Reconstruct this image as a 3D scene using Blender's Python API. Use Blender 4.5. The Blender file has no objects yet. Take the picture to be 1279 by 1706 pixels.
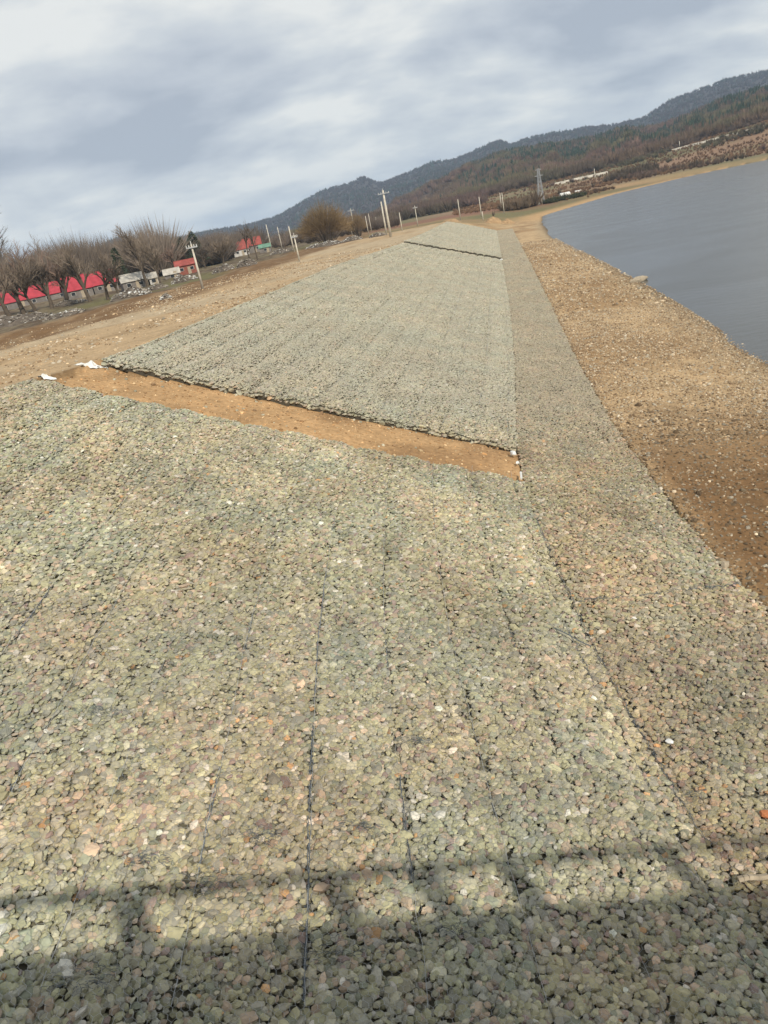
import bpy, bmesh, math
import numpy as np
from mathutils import Matrix, Vector

# ------------------------------------------------------------------ camera, sky, sun, exposure
scene = bpy.context.scene
CAM_Z = 11.0                                   # camera height above the river surface (z = 0)
F_PX, IMG_W, IMG_H = 1232.0, 1279.0, 1706.0
ROLL = math.radians(11.5)
PITCH = math.atan((853 - 352) * math.cos(ROLL) / F_PX)
FWD = np.array([0, math.cos(PITCH), -math.sin(PITCH)])
R0 = np.array([1.0, 0, 0]); U0 = np.cross(R0, FWD)
CR, SR = math.cos(ROLL), math.sin(ROLL)
cam_d = bpy.data.cameras.new("camera"); cam = bpy.data.objects.new("camera", cam_d)
scene.collection.objects.link(cam); scene.camera = cam
cam_d.sensor_fit = 'VERTICAL'; cam_d.sensor_height = 36.0
cam_d.lens = F_PX / IMG_H * 36.0
cam_d.clip_start = 0.05; cam_d.clip_end = 20000
_r = CR * R0 - SR * U0; _u = SR * R0 + CR * U0
cam.matrix_world = Matrix(((_r[0], _u[0], -FWD[0], 0), (_r[1], _u[1], -FWD[1], 0),
                           (_r[2], _u[2], -FWD[2], CAM_Z), (0, 0, 0, 1)))
SUN_EL, SUN_AZ = math.radians(40.4), math.radians(24)     # sun stands behind the camera, to its right
SUN_DIR = np.array([math.sin(SUN_AZ) * math.cos(SUN_EL), -math.cos(SUN_AZ) * math.cos(SUN_EL), math.sin(SUN_EL)])
sun_d = bpy.data.lights.new("sun", 'SUN'); sun = bpy.data.objects.new("sun", sun_d)
scene.collection.objects.link(sun)
sun_d.energy = 4.0; sun_d.angle = math.radians(1.0); sun_d.color = (1.0, 0.93, 0.80)
sun.rotation_euler = Vector(SUN_DIR).to_track_quat('Z', 'Y').to_euler()
sun.location = (0, -20, 60)
scene.view_settings.view_transform = 'Standard'; scene.view_settings.look = 'None'
scene.view_settings.exposure = 0.0; scene.view_settings.gamma = 1.0
scene.view_settings.use_curve_mapping = False
scene.render.engine = 'CYCLES'
scene.cycles.use_denoising = True
scene.cycles.max_bounces = 5; scene.cycles.diffuse_bounces = 2; scene.cycles.volume_bounces = 1
scene.cycles.transparent_max_bounces = 8

world = bpy.data.worlds.new("World"); scene.world = world; world.use_nodes = True
wn, wl = world.node_tree.nodes, world.node_tree.links
wn.clear()
def N(tree_nodes, kind, **kw):
    n = tree_nodes.new(kind)
    for k, v in kw.items(): setattr(n, k, v)
    return n
def ramp(nodes, stops, interp='LINEAR'):
    n = nodes.new('ShaderNodeValToRGB'); n.color_ramp.interpolation = interp
    while len(n.color_ramp.elements) < len(stops): n.color_ramp.elements.new(0.5)
    for e, (p, c) in zip(n.color_ramp.elements, stops):
        e.position = p; e.color = (*c, 1) if len(c) == 3 else c
    return n
sky = N(wn, 'ShaderNodeTexSky', sky_type='NISHITA', sun_disc=False)
sky.sun_elevation = SUN_EL; sky.sun_rotation = math.pi - SUN_AZ
bg_sky = N(wn, 'ShaderNodeBackground'); bg_sky.inputs[1].default_value = 0.10
wl.new(sky.outputs[0], bg_sky.inputs[0])
tc = N(wn, 'ShaderNodeTexCoord'); sep = N(wn, 'ShaderNodeSeparateXYZ'); wl.new(tc.outputs['Generated'], sep.inputs[0])
def wmath(op, a, b=None, clamp=False):
    n = N(wn, 'ShaderNodeMath', operation=op); n.use_clamp = clamp
    for i, v in enumerate((a, b)):
        if v is None: continue
        if isinstance(v, (int, float)): n.inputs[i].default_value = v
        else: wl.new(v, n.inputs[i])
    return n.outputs[0]
zc = wmath('MAXIMUM', sep.outputs['Z'], 0.0); zd = wmath('ADD', zc, 0.34)
comb = N(wn, 'ShaderNodeCombineXYZ')
wl.new(wmath('DIVIDE', sep.outputs['X'], zd), comb.inputs[0])
wl.new(wmath('DIVIDE', sep.outputs['Y'], zd), comb.inputs[1])
SKY_OFF = (34.330, 7.895, 0.0)
mp = N(wn, 'ShaderNodeMapping'); wl.new(comb.outputs[0], mp.inputs[0])
mp.inputs['Location'].default_value = SKY_OFF; mp.inputs['Scale'].default_value = (0.9, 1.2, 1)
n1 = N(wn, 'ShaderNodeTexNoise'); n1.inputs['Scale'].default_value = 1.9; n1.inputs['Detail'].default_value = 7
n1.inputs['Roughness'].default_value = 0.5; n1.inputs['Distortion'].default_value = 0.15
wl.new(mp.outputs[0], n1.inputs['Vector'])
cl = ramp(wn, [(0.37, (0.43, 0.48, 0.555)), (0.44, (0.55, 0.595, 0.655)), (0.505, (0.67, 0.71, 0.74)), (0.575, (0.85, 0.865, 0.845))])
n2 = N(wn, 'ShaderNodeTexNoise'); n2.inputs['Scale'].default_value = 6.0; n2.inputs['Detail'].default_value = 6; n2.inputs['Roughness'].default_value = 0.55
wl.new(mp.outputs[0], n2.inputs['Vector'])
mixed = wmath('ADD', wmath('MULTIPLY', n1.outputs['Fac'], 0.86), wmath('MULTIPLY', n2.outputs['Fac'], 0.14))
wl.new(mixed, cl.inputs[0])
bg_cl = N(wn, 'ShaderNodeBackground'); bg_cl.inputs[1].default_value = 1.0; wl.new(cl.outputs[0], bg_cl.inputs[0])
mix = N(wn, 'ShaderNodeMixShader'); mix.inputs[0].default_value = 0.94
wl.new(bg_sky.outputs[0], mix.inputs[1]); wl.new(bg_cl.outputs[0], mix.inputs[2])
wo = N(wn, 'ShaderNodeOutputWorld'); wl.new(mix.outputs[0], wo.inputs[0])

# ------------------------------------------------------------------ helpers
C = scene.collection
RNG = np.random.default_rng(7)
def ray(px, py):
    x, y = px - 639.5, py - 853.0
    v = (x * CR - y * SR) * R0 + (-x * SR - y * CR) * U0 + F_PX * FWD
    return v / np.linalg.norm(v)
def proj(P):
    P = np.asarray(P, float) - np.array([0, 0, CAM_Z])
    z = P @ FWD; a = P @ R0 / z * F_PX; b = P @ U0 / z * F_PX
    return 639.5 + a * CR - b * SR, 853 - a * SR - b * CR, z

def _hash(ix, iy, s):
    h = (ix.astype(np.int64) * 374761393 + iy.astype(np.int64) * 668265263 + s * 2147483647) & 0xffffffff
    h = ((h ^ (h >> 13)) * 1274126177) & 0xffffffff
    h = h ^ (h >> 16)
    return (h & 0xffffff) / float(0xffffff)
def vnoise(x, y, s=0):
    x = np.asarray(x, float); y = np.asarray(y, float)
    ix, iy = np.floor(x), np.floor(y); fx, fy = x - ix, y - iy
    fx = fx * fx * (3 - 2 * fx); fy = fy * fy * (3 - 2 * fy)
    a = _hash(ix, iy, s); b = _hash(ix + 1, iy, s); c = _hash(ix, iy + 1, s); d = _hash(ix + 1, iy + 1, s)
    return (a * (1 - fx) + b * fx) * (1 - fy) + (c * (1 - fx) + d * fx) * fy
def fbm(x, y, s=0, o=4):
    t = 0; a = 0.5; n = 0
    for k in range(o):
        t = t + a * vnoise(x * 2 ** k + 17.3 * k, y * 2 ** k - 9.1 * k, s + k); n += a; a *= 0.5
    return t / n
def smooth(a, b, t):
    t = np.clip((t - a) / (b - a), 0, 1); return t * t * (3 - 2 * t)

class MB:
    def __init__(self): self.v, self.f = [], []
    def add(self, vs, fs):
        o = len(self.v); self.v.extend([tuple(map(float, p)) for p in vs]); self.f.extend([tuple(i + o for i in f) for f in fs])
    def box(self, c, s, rz=0.0):
        c = np.array(c, float); hx, hy, hz = s[0] / 2, s[1] / 2, s[2] / 2; cz, sz = math.cos(rz), math.sin(rz)
        P = [(c[0] + x * cz - y * sz, c[1] + x * sz + y * cz, c[2] + z)
             for z in (-hz, hz) for x, y in ((-hx, -hy), (hx, -hy), (hx, hy), (-hx, hy))]
        self.add(P, [(3, 2, 1, 0), (4, 5, 6, 7), (0, 1, 5, 4), (1, 2, 6, 5), (2, 3, 7, 6), (3, 0, 4, 7)])
    def tube(self, p, q, r0, r1, n=4, caps=False):
        p = np.array(p, float); q = np.array(q, float); d = q - p; L = np.linalg.norm(d)
        if L < 1e-6: return
        d /= L; a = np.cross(d, (0, 0, 1) if abs(d[2]) < 0.9 else (1, 0, 0)); a /= np.linalg.norm(a); b = np.cross(d, a)
        ring = [(math.cos(2 * math.pi * k / n), math.sin(2 * math.pi * k / n)) for k in range(n)]
        P = [p + r0 * (c * a + s * b) for c, s in ring] + [q + r1 * (c * a + s * b) for c, s in ring]
        fs = [(k, (k + 1) % n, n + (k + 1) % n, n + k) for k in range(n)]
        if caps: fs += [tuple(range(n - 1, -1, -1)), tuple(range(n, 2 * n))]
        self.add(P, fs)
    def blade(self, p, q, w, side):
        p = np.array(p, float); q = np.array(q, float); s = np.array(side, float) * w
        self.add([p - s, p + s, q], [(0, 1, 2)])
    def mesh(self, name, mat, smooth=False):
        me = bpy.data.meshes.new(name); me.from_pydata(self.v, [], self.f); me.update()
        if mat: me.materials.append(mat)
        if smooth: me.polygons.foreach_set('use_smooth', [True] * len(me.polygons))
        return me
    def build(self, name, mat, parent=None, smooth=False, loc=(0, 0, 0)):
        return obj(name, self.mesh(name, mat, smooth), parent, loc)
def obj(name, me, parent=None, loc=(0, 0, 0), rz=0.0):
    o = bpy.data.objects.new(name, me); C.objects.link(o); o.location = loc; o.rotation_euler = (0, 0, rz)
    if parent: o.parent = parent
    return o
def tag(o, label=None, cat=None, group=None, kind=None):
    if label: o['label'] = label
    if cat: o['category'] = cat
    if group: o['group'] = group
    if kind: o['kind'] = kind
    return o
def empty(name, loc=(0, 0, 0), rz=0.0): return obj(name, None, None, loc, rz)

def np_mesh(name, verts, quads, mat, smooth=True, col=None):
    me = bpy.data.meshes.new(name)
    verts = np.asarray(verts, np.float32); quads = np.asarray(quads, np.int32)
    k = quads.shape[1]
    me.vertices.add(len(verts)); me.vertices.foreach_set('co', verts.ravel())
    me.loops.add(quads.size); me.loops.foreach_set('vertex_index', quads.ravel())
    me.polygons.add(len(quads)); me.polygons.foreach_set('loop_start', np.arange(0, quads.size, k, dtype=np.int32))
    me.polygons.foreach_set('use_smooth', np.full(len(quads), smooth))
    me.update(calc_edges=True); me.validate()
    if col is not None:
        a = me.attributes.new('tint', 'FLOAT_COLOR', 'POINT')
        a.data.foreach_set('color', np.c_[col, np.ones(len(col))].astype(np.float32).ravel())
    if mat: me.materials.append(mat)
    return me
def grid_quads(nr, nc):
    i = np.arange(nr - 1)[:, None] * nc + np.arange(nc - 1)[None, :]
    return np.stack([i, i + 1, i + nc + 1, i + nc], -1).reshape(-1, 4)

# ------------------------------------------------------------------ materials
def new_mat(name):
    m = bpy.data.materials.new(name); m.use_nodes = True
    b = m.node_tree.nodes['Principled BSDF']
    b.inputs['Roughness'].default_value = 0.9; b.inputs['Specular IOR Level'].default_value = 0.2
    return m, m.node_tree.nodes, m.node_tree.links, b
def vary(nodes, links, colsock, scale, lo, hi, coord='Object', detail=4, vec=None):
    """multiply a colour by a noise between lo and hi"""
    nz = nodes.new('ShaderNodeTexNoise'); nz.inputs['Scale'].default_value = scale; nz.inputs['Detail'].default_value = detail
    if vec is None:
        t = nodes.new('ShaderNodeTexCoord'); vec = t.outputs[coord]
    links.new(vec, nz.inputs['Vector'])
    mr = nodes.new('ShaderNodeMapRange'); mr.inputs['From Min'].default_value = 0.3; mr.inputs['From Max'].default_value = 0.7
    mr.inputs['To Min'].default_value = lo; mr.inputs['To Max'].default_value = hi
    links.new(nz.outputs['Fac'], mr.inputs['Value'])
    mx = nodes.new('ShaderNodeVectorMath'); mx.operation = 'SCALE'
    links.new(colsock, mx.inputs[0]); links.new(mr.outputs[0], mx.inputs['Scale'])
    return mx.outputs[0], nz
def bump(nodes, links, bsdf, hsock, strength, dist):
    b = nodes.new('ShaderNodeBump'); b.inputs['Strength'].default_value = strength; b.inputs['Distance'].default_value = dist
    links.new(hsock, b.inputs['Height']); links.new(b.outputs[0], bsdf.inputs['Normal'])
def plain(name, col, rough=0.85, scale=3.0, lo=0.75, hi=1.2, metal=0.0, bmp=0.0):
    m, n, l, b = new_mat(name)
    rgb = n.new('ShaderNodeRGB'); rgb.outputs[0].default_value = (*col, 1)
    c, nz = vary(n, l, rgb.outputs[0], scale, lo, hi)
    l.new(c, b.inputs['Base Color']); b.inputs['Roughness'].default_value = rough; b.inputs['Metallic'].default_value = metal
    if bmp: bump(n, l, b, nz.outputs['Fac'], 0.6, bmp)
    return m
def attr_mat(name, kind, scale, lo, hi, bscale=None, bstr=0.5, bdist=0.01, rough=0.9, trans=False):
    m, n, l, b = new_mat(name)
    a = n.new('ShaderNodeAttribute'); a.attribute_type = kind; a.attribute_name = 'tint'
    c, nz = vary(n, l, a.outputs['Color'], scale, lo, hi)
    l.new(c, b.inputs['Base Color']); b.inputs['Roughness'].default_value = rough
    if bscale:
        t = n.new('ShaderNodeTexCoord'); z2 = n.new('ShaderNodeTexNoise'); z2.inputs['Scale'].default_value = bscale
        z2.inputs['Detail'].default_value = 5; l.new(t.outputs['Object'], z2.inputs['Vector'])
        bump(n, l, b, z2.outputs['Fac'], bstr, bdist)
    return m
M = {}
M['stone'] = attr_mat('stone', 'INSTANCER', 1.1, 0.86, 1.14, 3.0, 0.3, 0.12)
M['tree_far'] = attr_mat('far_foliage', 'INSTANCER', 0.6, 0.7, 1.3)
M['concrete'] = plain('concrete', (0.42, 0.40, 0.36), 0.8, 2.0)
M['pole'] = plain('pole_concrete', (0.52, 0.48, 0.40), 0.8, 1.5)
M['porcelain'] = plain('porcelain', (0.55, 0.55, 0.52), 0.4)
M['steel'] = plain('galvanised_steel', (0.42, 0.43, 0.44), 0.5, 3, metal=0.3)
M['wire'] = plain('galvanised_wire', (0.42, 0.43, 0.43), 0.5, 20, metal=0.4)
M['seam'] = plain('blue_grey_wire', (0.11, 0.125, 0.14), 0.6, 20, metal=0.2)
M['red_roof'] = plain('red_sheet_roof', (0.37, 0.045, 0.06), 0.55, 0.8, 0.8, 1.15)
M['old_red_roof'] = plain('faded_red_roof', (0.29, 0.072, 0.058), 0.7, 0.8, 0.7, 1.2)
M['pale_roof'] = plain('pale_asbestos_roof', (0.42, 0.39, 0.34), 0.8, 0.8)
M['brick'] = plain('brick_wall', (0.25, 0.09, 0.065), 0.9, 2)
M['green_roof'] = plain('green_sheet_roof', (0.14, 0.26, 0.19), 0.6, 1)
M['plaster'] = plain('white_plaster', (0.55, 0.53, 0.50), 0.85, 0.6)
M['grey_wall'] = plain('grey_wall', (0.19, 0.17, 0.155), 0.85, 0.6)
M['glass'] = plain('window_glass', (0.03, 0.035, 0.04), 0.15, 1)
M['white_sheet'] = plain('white_plastic_sheet', (0.72, 0.72, 0.69), 0.5, 3, 0.85, 1.05)
M['bark'] = plain('bark', (0.10, 0.078, 0.058), 0.95, 2.0)
M['twig'] = plain('brown_twigs', (0.215, 0.17, 0.13), 0.95, 0.25, 0.75, 1.3)
M['twig_red'] = plain('reddish_twigs', (0.23, 0.16, 0.125), 0.95, 0.25, 0.75, 1.3)
M['twig_dark'] = plain('dark_twigs', (0.13, 0.105, 0.085), 0.95, 0.3)
M['twig_pale'] = plain('pale_twigs', (0.22, 0.195, 0.175), 0.95, 0.3)
M['willow'] = plain('willow_twigs', (0.21, 0.145, 0.075), 0.95, 0.2, 0.7, 1.35)
M['needles'] = plain('dark_needles', (0.045, 0.060, 0.034), 0.9, 0.5, 0.6, 1.5)
M['wood'] = plain('weathered_wood', (0.36, 0.30, 0.22), 0.85, 8)
M['orange'] = plain('orange_brick', (0.42, 0.16, 0.07), 0.85, 8)
M['rubble_soil'] = plain('rubble_soil', (0.115, 0.095, 0.078), 0.95, 1.2, 0.6, 1.3, bmp=0.1)
M['rubble'] = plain('rubble_stone', (0.25, 0.22, 0.185), 0.9, 0.9, 0.45, 1.5)
M['road'] = plain('pale_road', (0.46, 0.42, 0.35), 0.9, 0.3)

# ------------------------------------------------------------------ the lie of the land (z above the river)
YT = np.arange(-60, 1700, 0.5)
def line(tab):
    t = np.array(tab, float); k = np.exp(-0.5 * (np.arange(-12, 13) * 0.5 / 2.2) ** 2); k /= k.sum()
    out = []
    for c in (1, 2):
        v = np.interp(YT, t[:, 0], t[:, c]); vp = np.pad(v, 12, mode='edge'); out.append(np.convolve(vp, k, 'valid'))
    return out
LB = line([(0, -52, -5.1), (90, -47, -5.2), (105, -40, -5.25), (129, -24, -5.3), (195, -15, -5.6), (268, 1, -5.9), (400, 10, -6.5)])
LR = line([(0, -31, -3.9), (55, -24.5, -4.0), (65, -21.5, -4.1), (82, -15, -4.3), (122, -9.8, -4.8), (195, 2, -5.4), (215, 10, -5.7), (260, 18, -6.2), (400, 25, -7)])
LC = line([(-30, -14, -4.0), (0, -14, -3.9), (10, -13.7, -3.5), (20, -13, -3.2), (26.5, -12, -3.05), (31.6, -10, -3.45), (40, -8.6, -3.65),
           (56, -5.8, -4), (86, 0.3, -4.4), (122, 11.4, -5), (170, 22.5, -5.4), (215, 32.9, -5.7), (240, 37, -6.6), (400, 60, -7.5)])
LT = line([(-30, 3.6, -9.5), (9.3, 3.7, -9.4), (13, 3.7, -9.2), (16.5, 4.0, -9.1), (22.9, 4.7, -9), (26.4, 5.4, -9), (43, 9.3, -9.4),
           (71, 15.5, -9.8), (120, 25.8, -10.2), (206, 44, -10.2), (240, 52, -8.9), (400, 90, -8)])
LE = line([(-30, 8.2, -9.8), (15, 8.0, -9.8), (18.7, 8.4, -9.8), (28.3, 9.9, -9.9), (42.5, 12.8, -10), (83.6, 21.9, -10.3),
           (215, 50, -10.5), (240, 56, -9.9), (400, 100, -9)])
LS = line([(-30, 16, -11), (0, 17, -11), (37.4, 21.3, -11), (64.8, 27.3, -11), (98, 33.7, -11), (156, 44.2, -11), (204, 55.8, -11),
           (256, 70, -11), (271, 81, -11), (320, 119, -11), (350, 160, -11), (361, 200, -11), (368, 420, -11), (374, 1500, -11), (1600, 1500, -11)])
def at(L, y, which): return np.interp(y, YT, L[which])
GAP1 = (27.6, 22.9); GAP2 = (31.6, 26.4); CRK = (122.3, 120.2); END = (214.0, 207.0)
def lerp2(t, f): return t[0] + (t[1] - t[0]) * f
SEAM0, SEAMD = 0.68, 0.0745
def seam_dist(f, width):
    k = (f - SEAM0) / SEAMD; return np.abs(k - np.round(k)) * SEAMD * width
def frac(x, y):
    c, t, e = at(LC, y, 0), at(LT, y, 0), at(LE, y, 0)
    return (x - c) / (t - c), (x - t) / (e - t)
def near_z(x, y, raw=False):
    """land surface; raw leaves the mattress level where a mattress lies"""
    x, y = np.broadcast_arrays(np.asarray(x, float), np.asarray(y, float))
    xs = [at(L, y, 0) for L in (LB, LR, LC, LT, LE, LS)]; zs = [at(L, y, 1) for L in (LB, LR, LC, LT, LE, LS)]
    xs = [xs[0] - 30] + xs + [xs[5] + 18]; zs = [np.full_like(y, -6.0)] + zs + [np.full_like(y, -13.0)]
    z = np.where(x < xs[0], zs[0], zs[-1])
    for i in range(len(xs) - 1):
        w = (x >= xs[i]) & (x < xs[i + 1])
        t = (x - xs[i]) / np.maximum(xs[i + 1] - xs[i], 1e-3)
        z = np.where(w, zs[i] + (zs[i + 1] - zs[i]) * t, z)
    z = z + CAM_Z
    if raw: return z
    f, g = frac(x, y)
    onslope = (f > -0.005) & (f < 1) ; onapron = (g >= 0) & (g < 1.0)
    gap = onslope & (y > lerp2(GAP1, f)) & (y < lerp2(GAP2, f))
    gt = np.clip((y - lerp2(GAP1, f)) / 4.0, 0, 1)
    matt = ((onslope & ~gap) | onapron) & (y < lerp2(END, np.clip(f, 0, 1)))
    n = (fbm(x * 0.35, y * 0.35, 3) - 0.5) * 0.28 + (fbm(x * 1.7, y * 1.7, 5, 3) - 0.5) * 0.10
    n = n * smooth(0, 1.5, np.maximum(np.abs(z - 0.0), 0.0) + 0.5)
    n = n * (0.2 + 0.8 * smooth(1, 6, np.abs(x - at(LS, y, 0))))
    lump = (fbm(x * 0.12, y * 0.12, 9) - 0.45) * 1.3 * smooth(0, 14, at(LR, y, 0) - x)
    shore = np.exp(-((x - at(LS, y, 0)) / 3.0) ** 2) * (fbm(y * 0.10, x * 0.10, 11, 3) - 0.5) * 0.12
    return np.where(matt, z - 0.30, np.where(gap, z - 0.10 - 0.16 * gt - 0.14 * smooth(0.86, 1.0, gt) + n * 0.8, z + n + lump + shore))

AZ_T = []
def _sil(pts, r, sub=0.0):
    o = []
    for px, py in pts:
        v = ray(px, py); o.append((math.atan2(v[0], v[1]), CAM_Z + v[2] / math.hypot(v[0], v[1]) * r - sub))
    o.sort(); return np.array(o)
R_BASE, R_MID, R_FAR = 650.0, 1350.0, 2900.0
E_BASE = np.array([(ray(px, 400)[0], z) for px, z in ((-600, 5), (440, 4.5), (640, 4.5), (760, 5), (900, 9), (1044, 10), (1279, 19.5), (1700, 30))])
E_BASE[:, 0] = [math.atan2(ray(px, 350)[0], ray(px, 350)[1]) for px in (-600, 440, 640, 760, 900, 1044, 1279, 1700)]
E_MID = _sil([(-400, 600), (0, 505), (200, 440), (440, 405), (560, 378), (620, 352), (650, 338), (700, 308), (775, 272), (830, 252), (900, 237), (960, 228), (1000, 217),
              (1040, 205), (1094, 203), (1142, 186), (1196, 162), (1279, 136), (1400, 110), (1700, 60)], R_MID, 9.0)
E_FAR = _sil([(-400, 620), (0, 480), (100, 435), (150, 415), (185, 397), (208, 390), (240, 398), (300, 393), (345, 383), (400, 374), (440, 364), (470, 353), (500, 336), (530, 319),
              (555, 309), (580, 303), (605, 291), (618, 297), (632, 302), (650, 297), (690, 280), (720, 268), (760, 262), (800, 244), (820, 236), (835, 232), (848, 238),
              (880, 227), (930, 216), (980, 209), (1030, 203), (1075, 192), (1098, 176), (1118, 163), (1150, 151), (1185, 138), (1205, 130), (1279, 115), (1400, 95), (1700, 40)], R_FAR, 7.0)
def far_z(x, y):
    r = np.hypot(x, y); az = np.arctan2(x, y)
    zb = np.interp(az, E_BASE[:, 0], E_BASE[:, 1]); zm = np.interp(az, E_MID[:, 0], E_MID[:, 1]); zf = np.interp(az, E_FAR[:, 0], E_FAR[:, 1])
    z0 = np.where(az > 0.26, 2.5, 4.2)
    z = np.select([r < 450, r < R_BASE, r < R_MID, r < 1900, r < R_FAR, r < 4600],
                  [z0, z0 + (zb - z0) * smooth(450, R_BASE, r),
                   zb + (zm - zb) * (0.35 * smooth(R_BASE, R_MID, r) + 0.65 * np.clip((r - R_BASE) / (R_MID - R_BASE), 0, 1)),
                   zm + (np.minimum(zm, zf) * 0.62 - zm) * smooth(R_MID, 1900, r),
                   np.minimum(zm, zf) * 0.62 + (zf - np.minimum(zm, zf) * 0.62) * np.clip((r - 1900) / (R_FAR - 1900), 0, 1) ** 0.9,
                   zf * (1 - smooth(R_FAR, 4600, r))], 0.0)
    rough = (fbm(x / 160, y / 160, 21, 5) - 0.5)
    amp = 26 * smooth(R_BASE, 1000, r) * (1 - 0.75 * np.exp(-((r - R_MID) / 120) ** 2)) * (1 - 0.8 * np.exp(-((r - R_FAR) / 260) ** 2)) * (1 - smooth(3200, 4600, r))
    gully = np.abs(fbm(az * 26, r / 900, 31, 3) - 0.5) * 2
    return z + rough * amp * 1.1 - gully * amp * 0.7
def land_z(x, y):
    x = np.asarray(x, float); y = np.asarray(y, float); r = np.hypot(x, y)
    w = smooth(430, 600, r) * (y > 0)
    wet = x > at(LS, y, 0)
    zn = near_z(x, y)
    return np.where(wet & (r < 1200) & (y < 380), zn, zn * (1 - w) + far_z(x, y) * w)
_T = np.geomspace(4, 6000, 6000)
def hit(px, py):
    v = ray(px, py); P = v[None] * _T[:, None]; z = P[:, 2] + CAM_Z
    h = land_z(P[:, 0], P[:, 1]); k = np.argmax(z < h)
    if z[k] >= h[k]: k = len(_T) - 1
    return np.array([P[k, 0], P[k, 1], h[k]])
def gz(x, y): return float(land_z(np.array([x]), np.array([y]))[0])
def height_for(base, px, py):
    """height of a vertical thing on base whose top shows at image row py"""
    lo, hi = 0.2, 60.0
    for _ in range(40):
        m = (lo + hi) / 2
        if proj(base + np.array([0, 0, m]))[1] > py: lo = m
        else: hi = m
    return lo
def metres(base, px): return px * proj(base)[2] / F_PX

# ground colours
def lin(r, g, b):
    c = np.array([r, g, b]) / 255.0; return np.where(c < 0.04045, c / 12.92, ((c + 0.055) / 1.055) ** 2.4)
def ground_col(x, y):
    r = np.hypot(x, y); n = x.size
    xb, xr, xc, xt, xe, xs = [at(L, y, 0) for L in (LB, LR, LC, LT, LE, LS)]
    n1 = fbm(x * 0.09, y * 0.09, 41); n2 = fbm(x * 0.5, y * 0.25, 43); n3 = fbm(x / 40, y / 40, 45)
    def mixc(a, b, t): return a + (b - a) * t[:, None]
    tan = np.tile(np.array([0.41, 0.29, 0.165]), (n, 1)); brown = np.array([0.165, 0.094, 0.042]); dark = np.array([0.085, 0.058, 0.036])
    pale = np.array([0.40, 0.31, 0.20]); olive = np.array([0.13, 0.115, 0.05])
    # beach
    c = mixc(tan, np.array([0.30, 0.195, 0.10]), smooth(0.42, 0.62, n1))
    c = mixc(c, brown, smooth(0.55, 0.75, n2) * 0.5)
    wetb = smooth(31, 23, y + (n1 - 0.5) * 16) * smooth(0, 0.8, (x - xe)) * smooth(xs - 1, xs - 5, x)
    c = mixc(c, np.array([0.155, 0.085, 0.037]), wetb * 0.85)
    c = mixc(c, np.array([0.34, 0.26, 0.16]), smooth(3.5, 0.8, xs - x) * (y < 330) * 0.7)
    c = mixc(c, np.array([0.13, 0.092, 0.055]), smooth(1.1, 0.25, xs - x + (n2 - 0.5) * 0.6) * (x > xe) * 0.8)
    # crest road
    road = mixc(np.tile(np.array([0.40, 0.285, 0.165]), (n, 1)), pale, smooth(0.4, 0.65, n1))
    track = (np.sin((x - xc) * 0.9 + n1 * 2) * 0.5 + 0.5) * smooth(0.4, 0.7, n2)
    road = mixc(road, np.array([0.22, 0.145, 0.075]), track * 0.55)
    c = np.where((x < xc)[:, None], road, c)
    # soil strip, then waste ground beyond it
    tb = smooth(2.5, -2.5, x - xr + (n1 - 0.5) * 8)
    soil = mixc(np.tile(brown, (n, 1)) * 0.95, np.array([0.25, 0.17, 0.095]), smooth(0.45, 0.7, n2) * 0.75)
    c = np.where((x < xc)[:, None], mixc(c, soil, tb), c)
    tw = smooth(3, -4, x - xb + (n1 - 0.5) * 14)
    waste = mixc(np.tile(dark, (n, 1)), np.array([0.17, 0.135, 0.085]), smooth(0.4, 0.65, n2))
    waste = mixc(waste, olive, smooth(0.5, 0.7, n3))
    c = np.where((x < xc)[:, None], mixc(c, waste, tw), c)
    # bare strip between the mattresses
    f, g = frac(x, y); gap = (f > -0.02) & (f < 1.01) & (y > lerp2(GAP1, f) - 0.5) & (y < lerp2(GAP2, f) + 0.5)
    gc = mixc(np.tile(np.array([0.41, 0.255, 0.125]), (n, 1)), np.array([0.29, 0.175, 0.085]), smooth(0.5, 0.72, n2))
    gc = mixc(gc, np.array([0.20, 0.125, 0.06]), smooth(0.25, 0.05, f) * smooth(0.42, 0.6, n2))
    c = np.where(gap[:, None], gc, c)
    # beyond the end of the works
    be = smooth(210, 245, y + (n1 - 0.5) * 20)
    fields = mixc(np.tile(np.array([0.24, 0.165, 0.085]), (n, 1)), np.array([0.15, 0.13, 0.06]), smooth(0.42, 0.6, n3))
    fields = mixc(fields, np.array([0.20, 0.105, 0.065]), smooth(0.5, 0.68, fbm(x / 60, y / 25, 47)))
    bank = smooth(14, 3, np.minimum(np.abs(xs - x), np.where((y > 300) & (x > 110), np.abs(y - 366) * 0.8, 99)))
    fields = mixc(fields, np.array([0.40, 0.26, 0.13]), bank)
    keep = smooth(8, 0, np.abs(x - xc - 6)) * smooth(225, 212, y)
    c = mixc(c, fields, be * (x > xr - 4) * (1 - 0 * keep))
    # far fields and hillsides
    fr = smooth(330, 460, r) * (y > 0)
    far = mixc(np.tile(np.array([0.155, 0.135, 0.07]), (n, 1)), np.array([0.235, 0.15, 0.095]), smooth(0.42, 0.6, fbm(x / 90, y / 45, 51)))
    far = mixc(far, np.array([0.10, 0.072, 0.055]), smooth(R_BASE - 40, R_BASE + 40, r))
    far = mixc(far, np.array([0.048, 0.038, 0.032]), smooth(1500, 1800, r))
    c = mixc(c, far, fr * np.where((xs - x > 12) | (y > 385), 1, 0))
    c = np.where((x > xs)[:, None] & (y < 374)[:, None] & (r < 1300)[:, None], np.array([0.10, 0.08, 0.05]), c)
    return np.clip(c, 0.01, 1)

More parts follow.
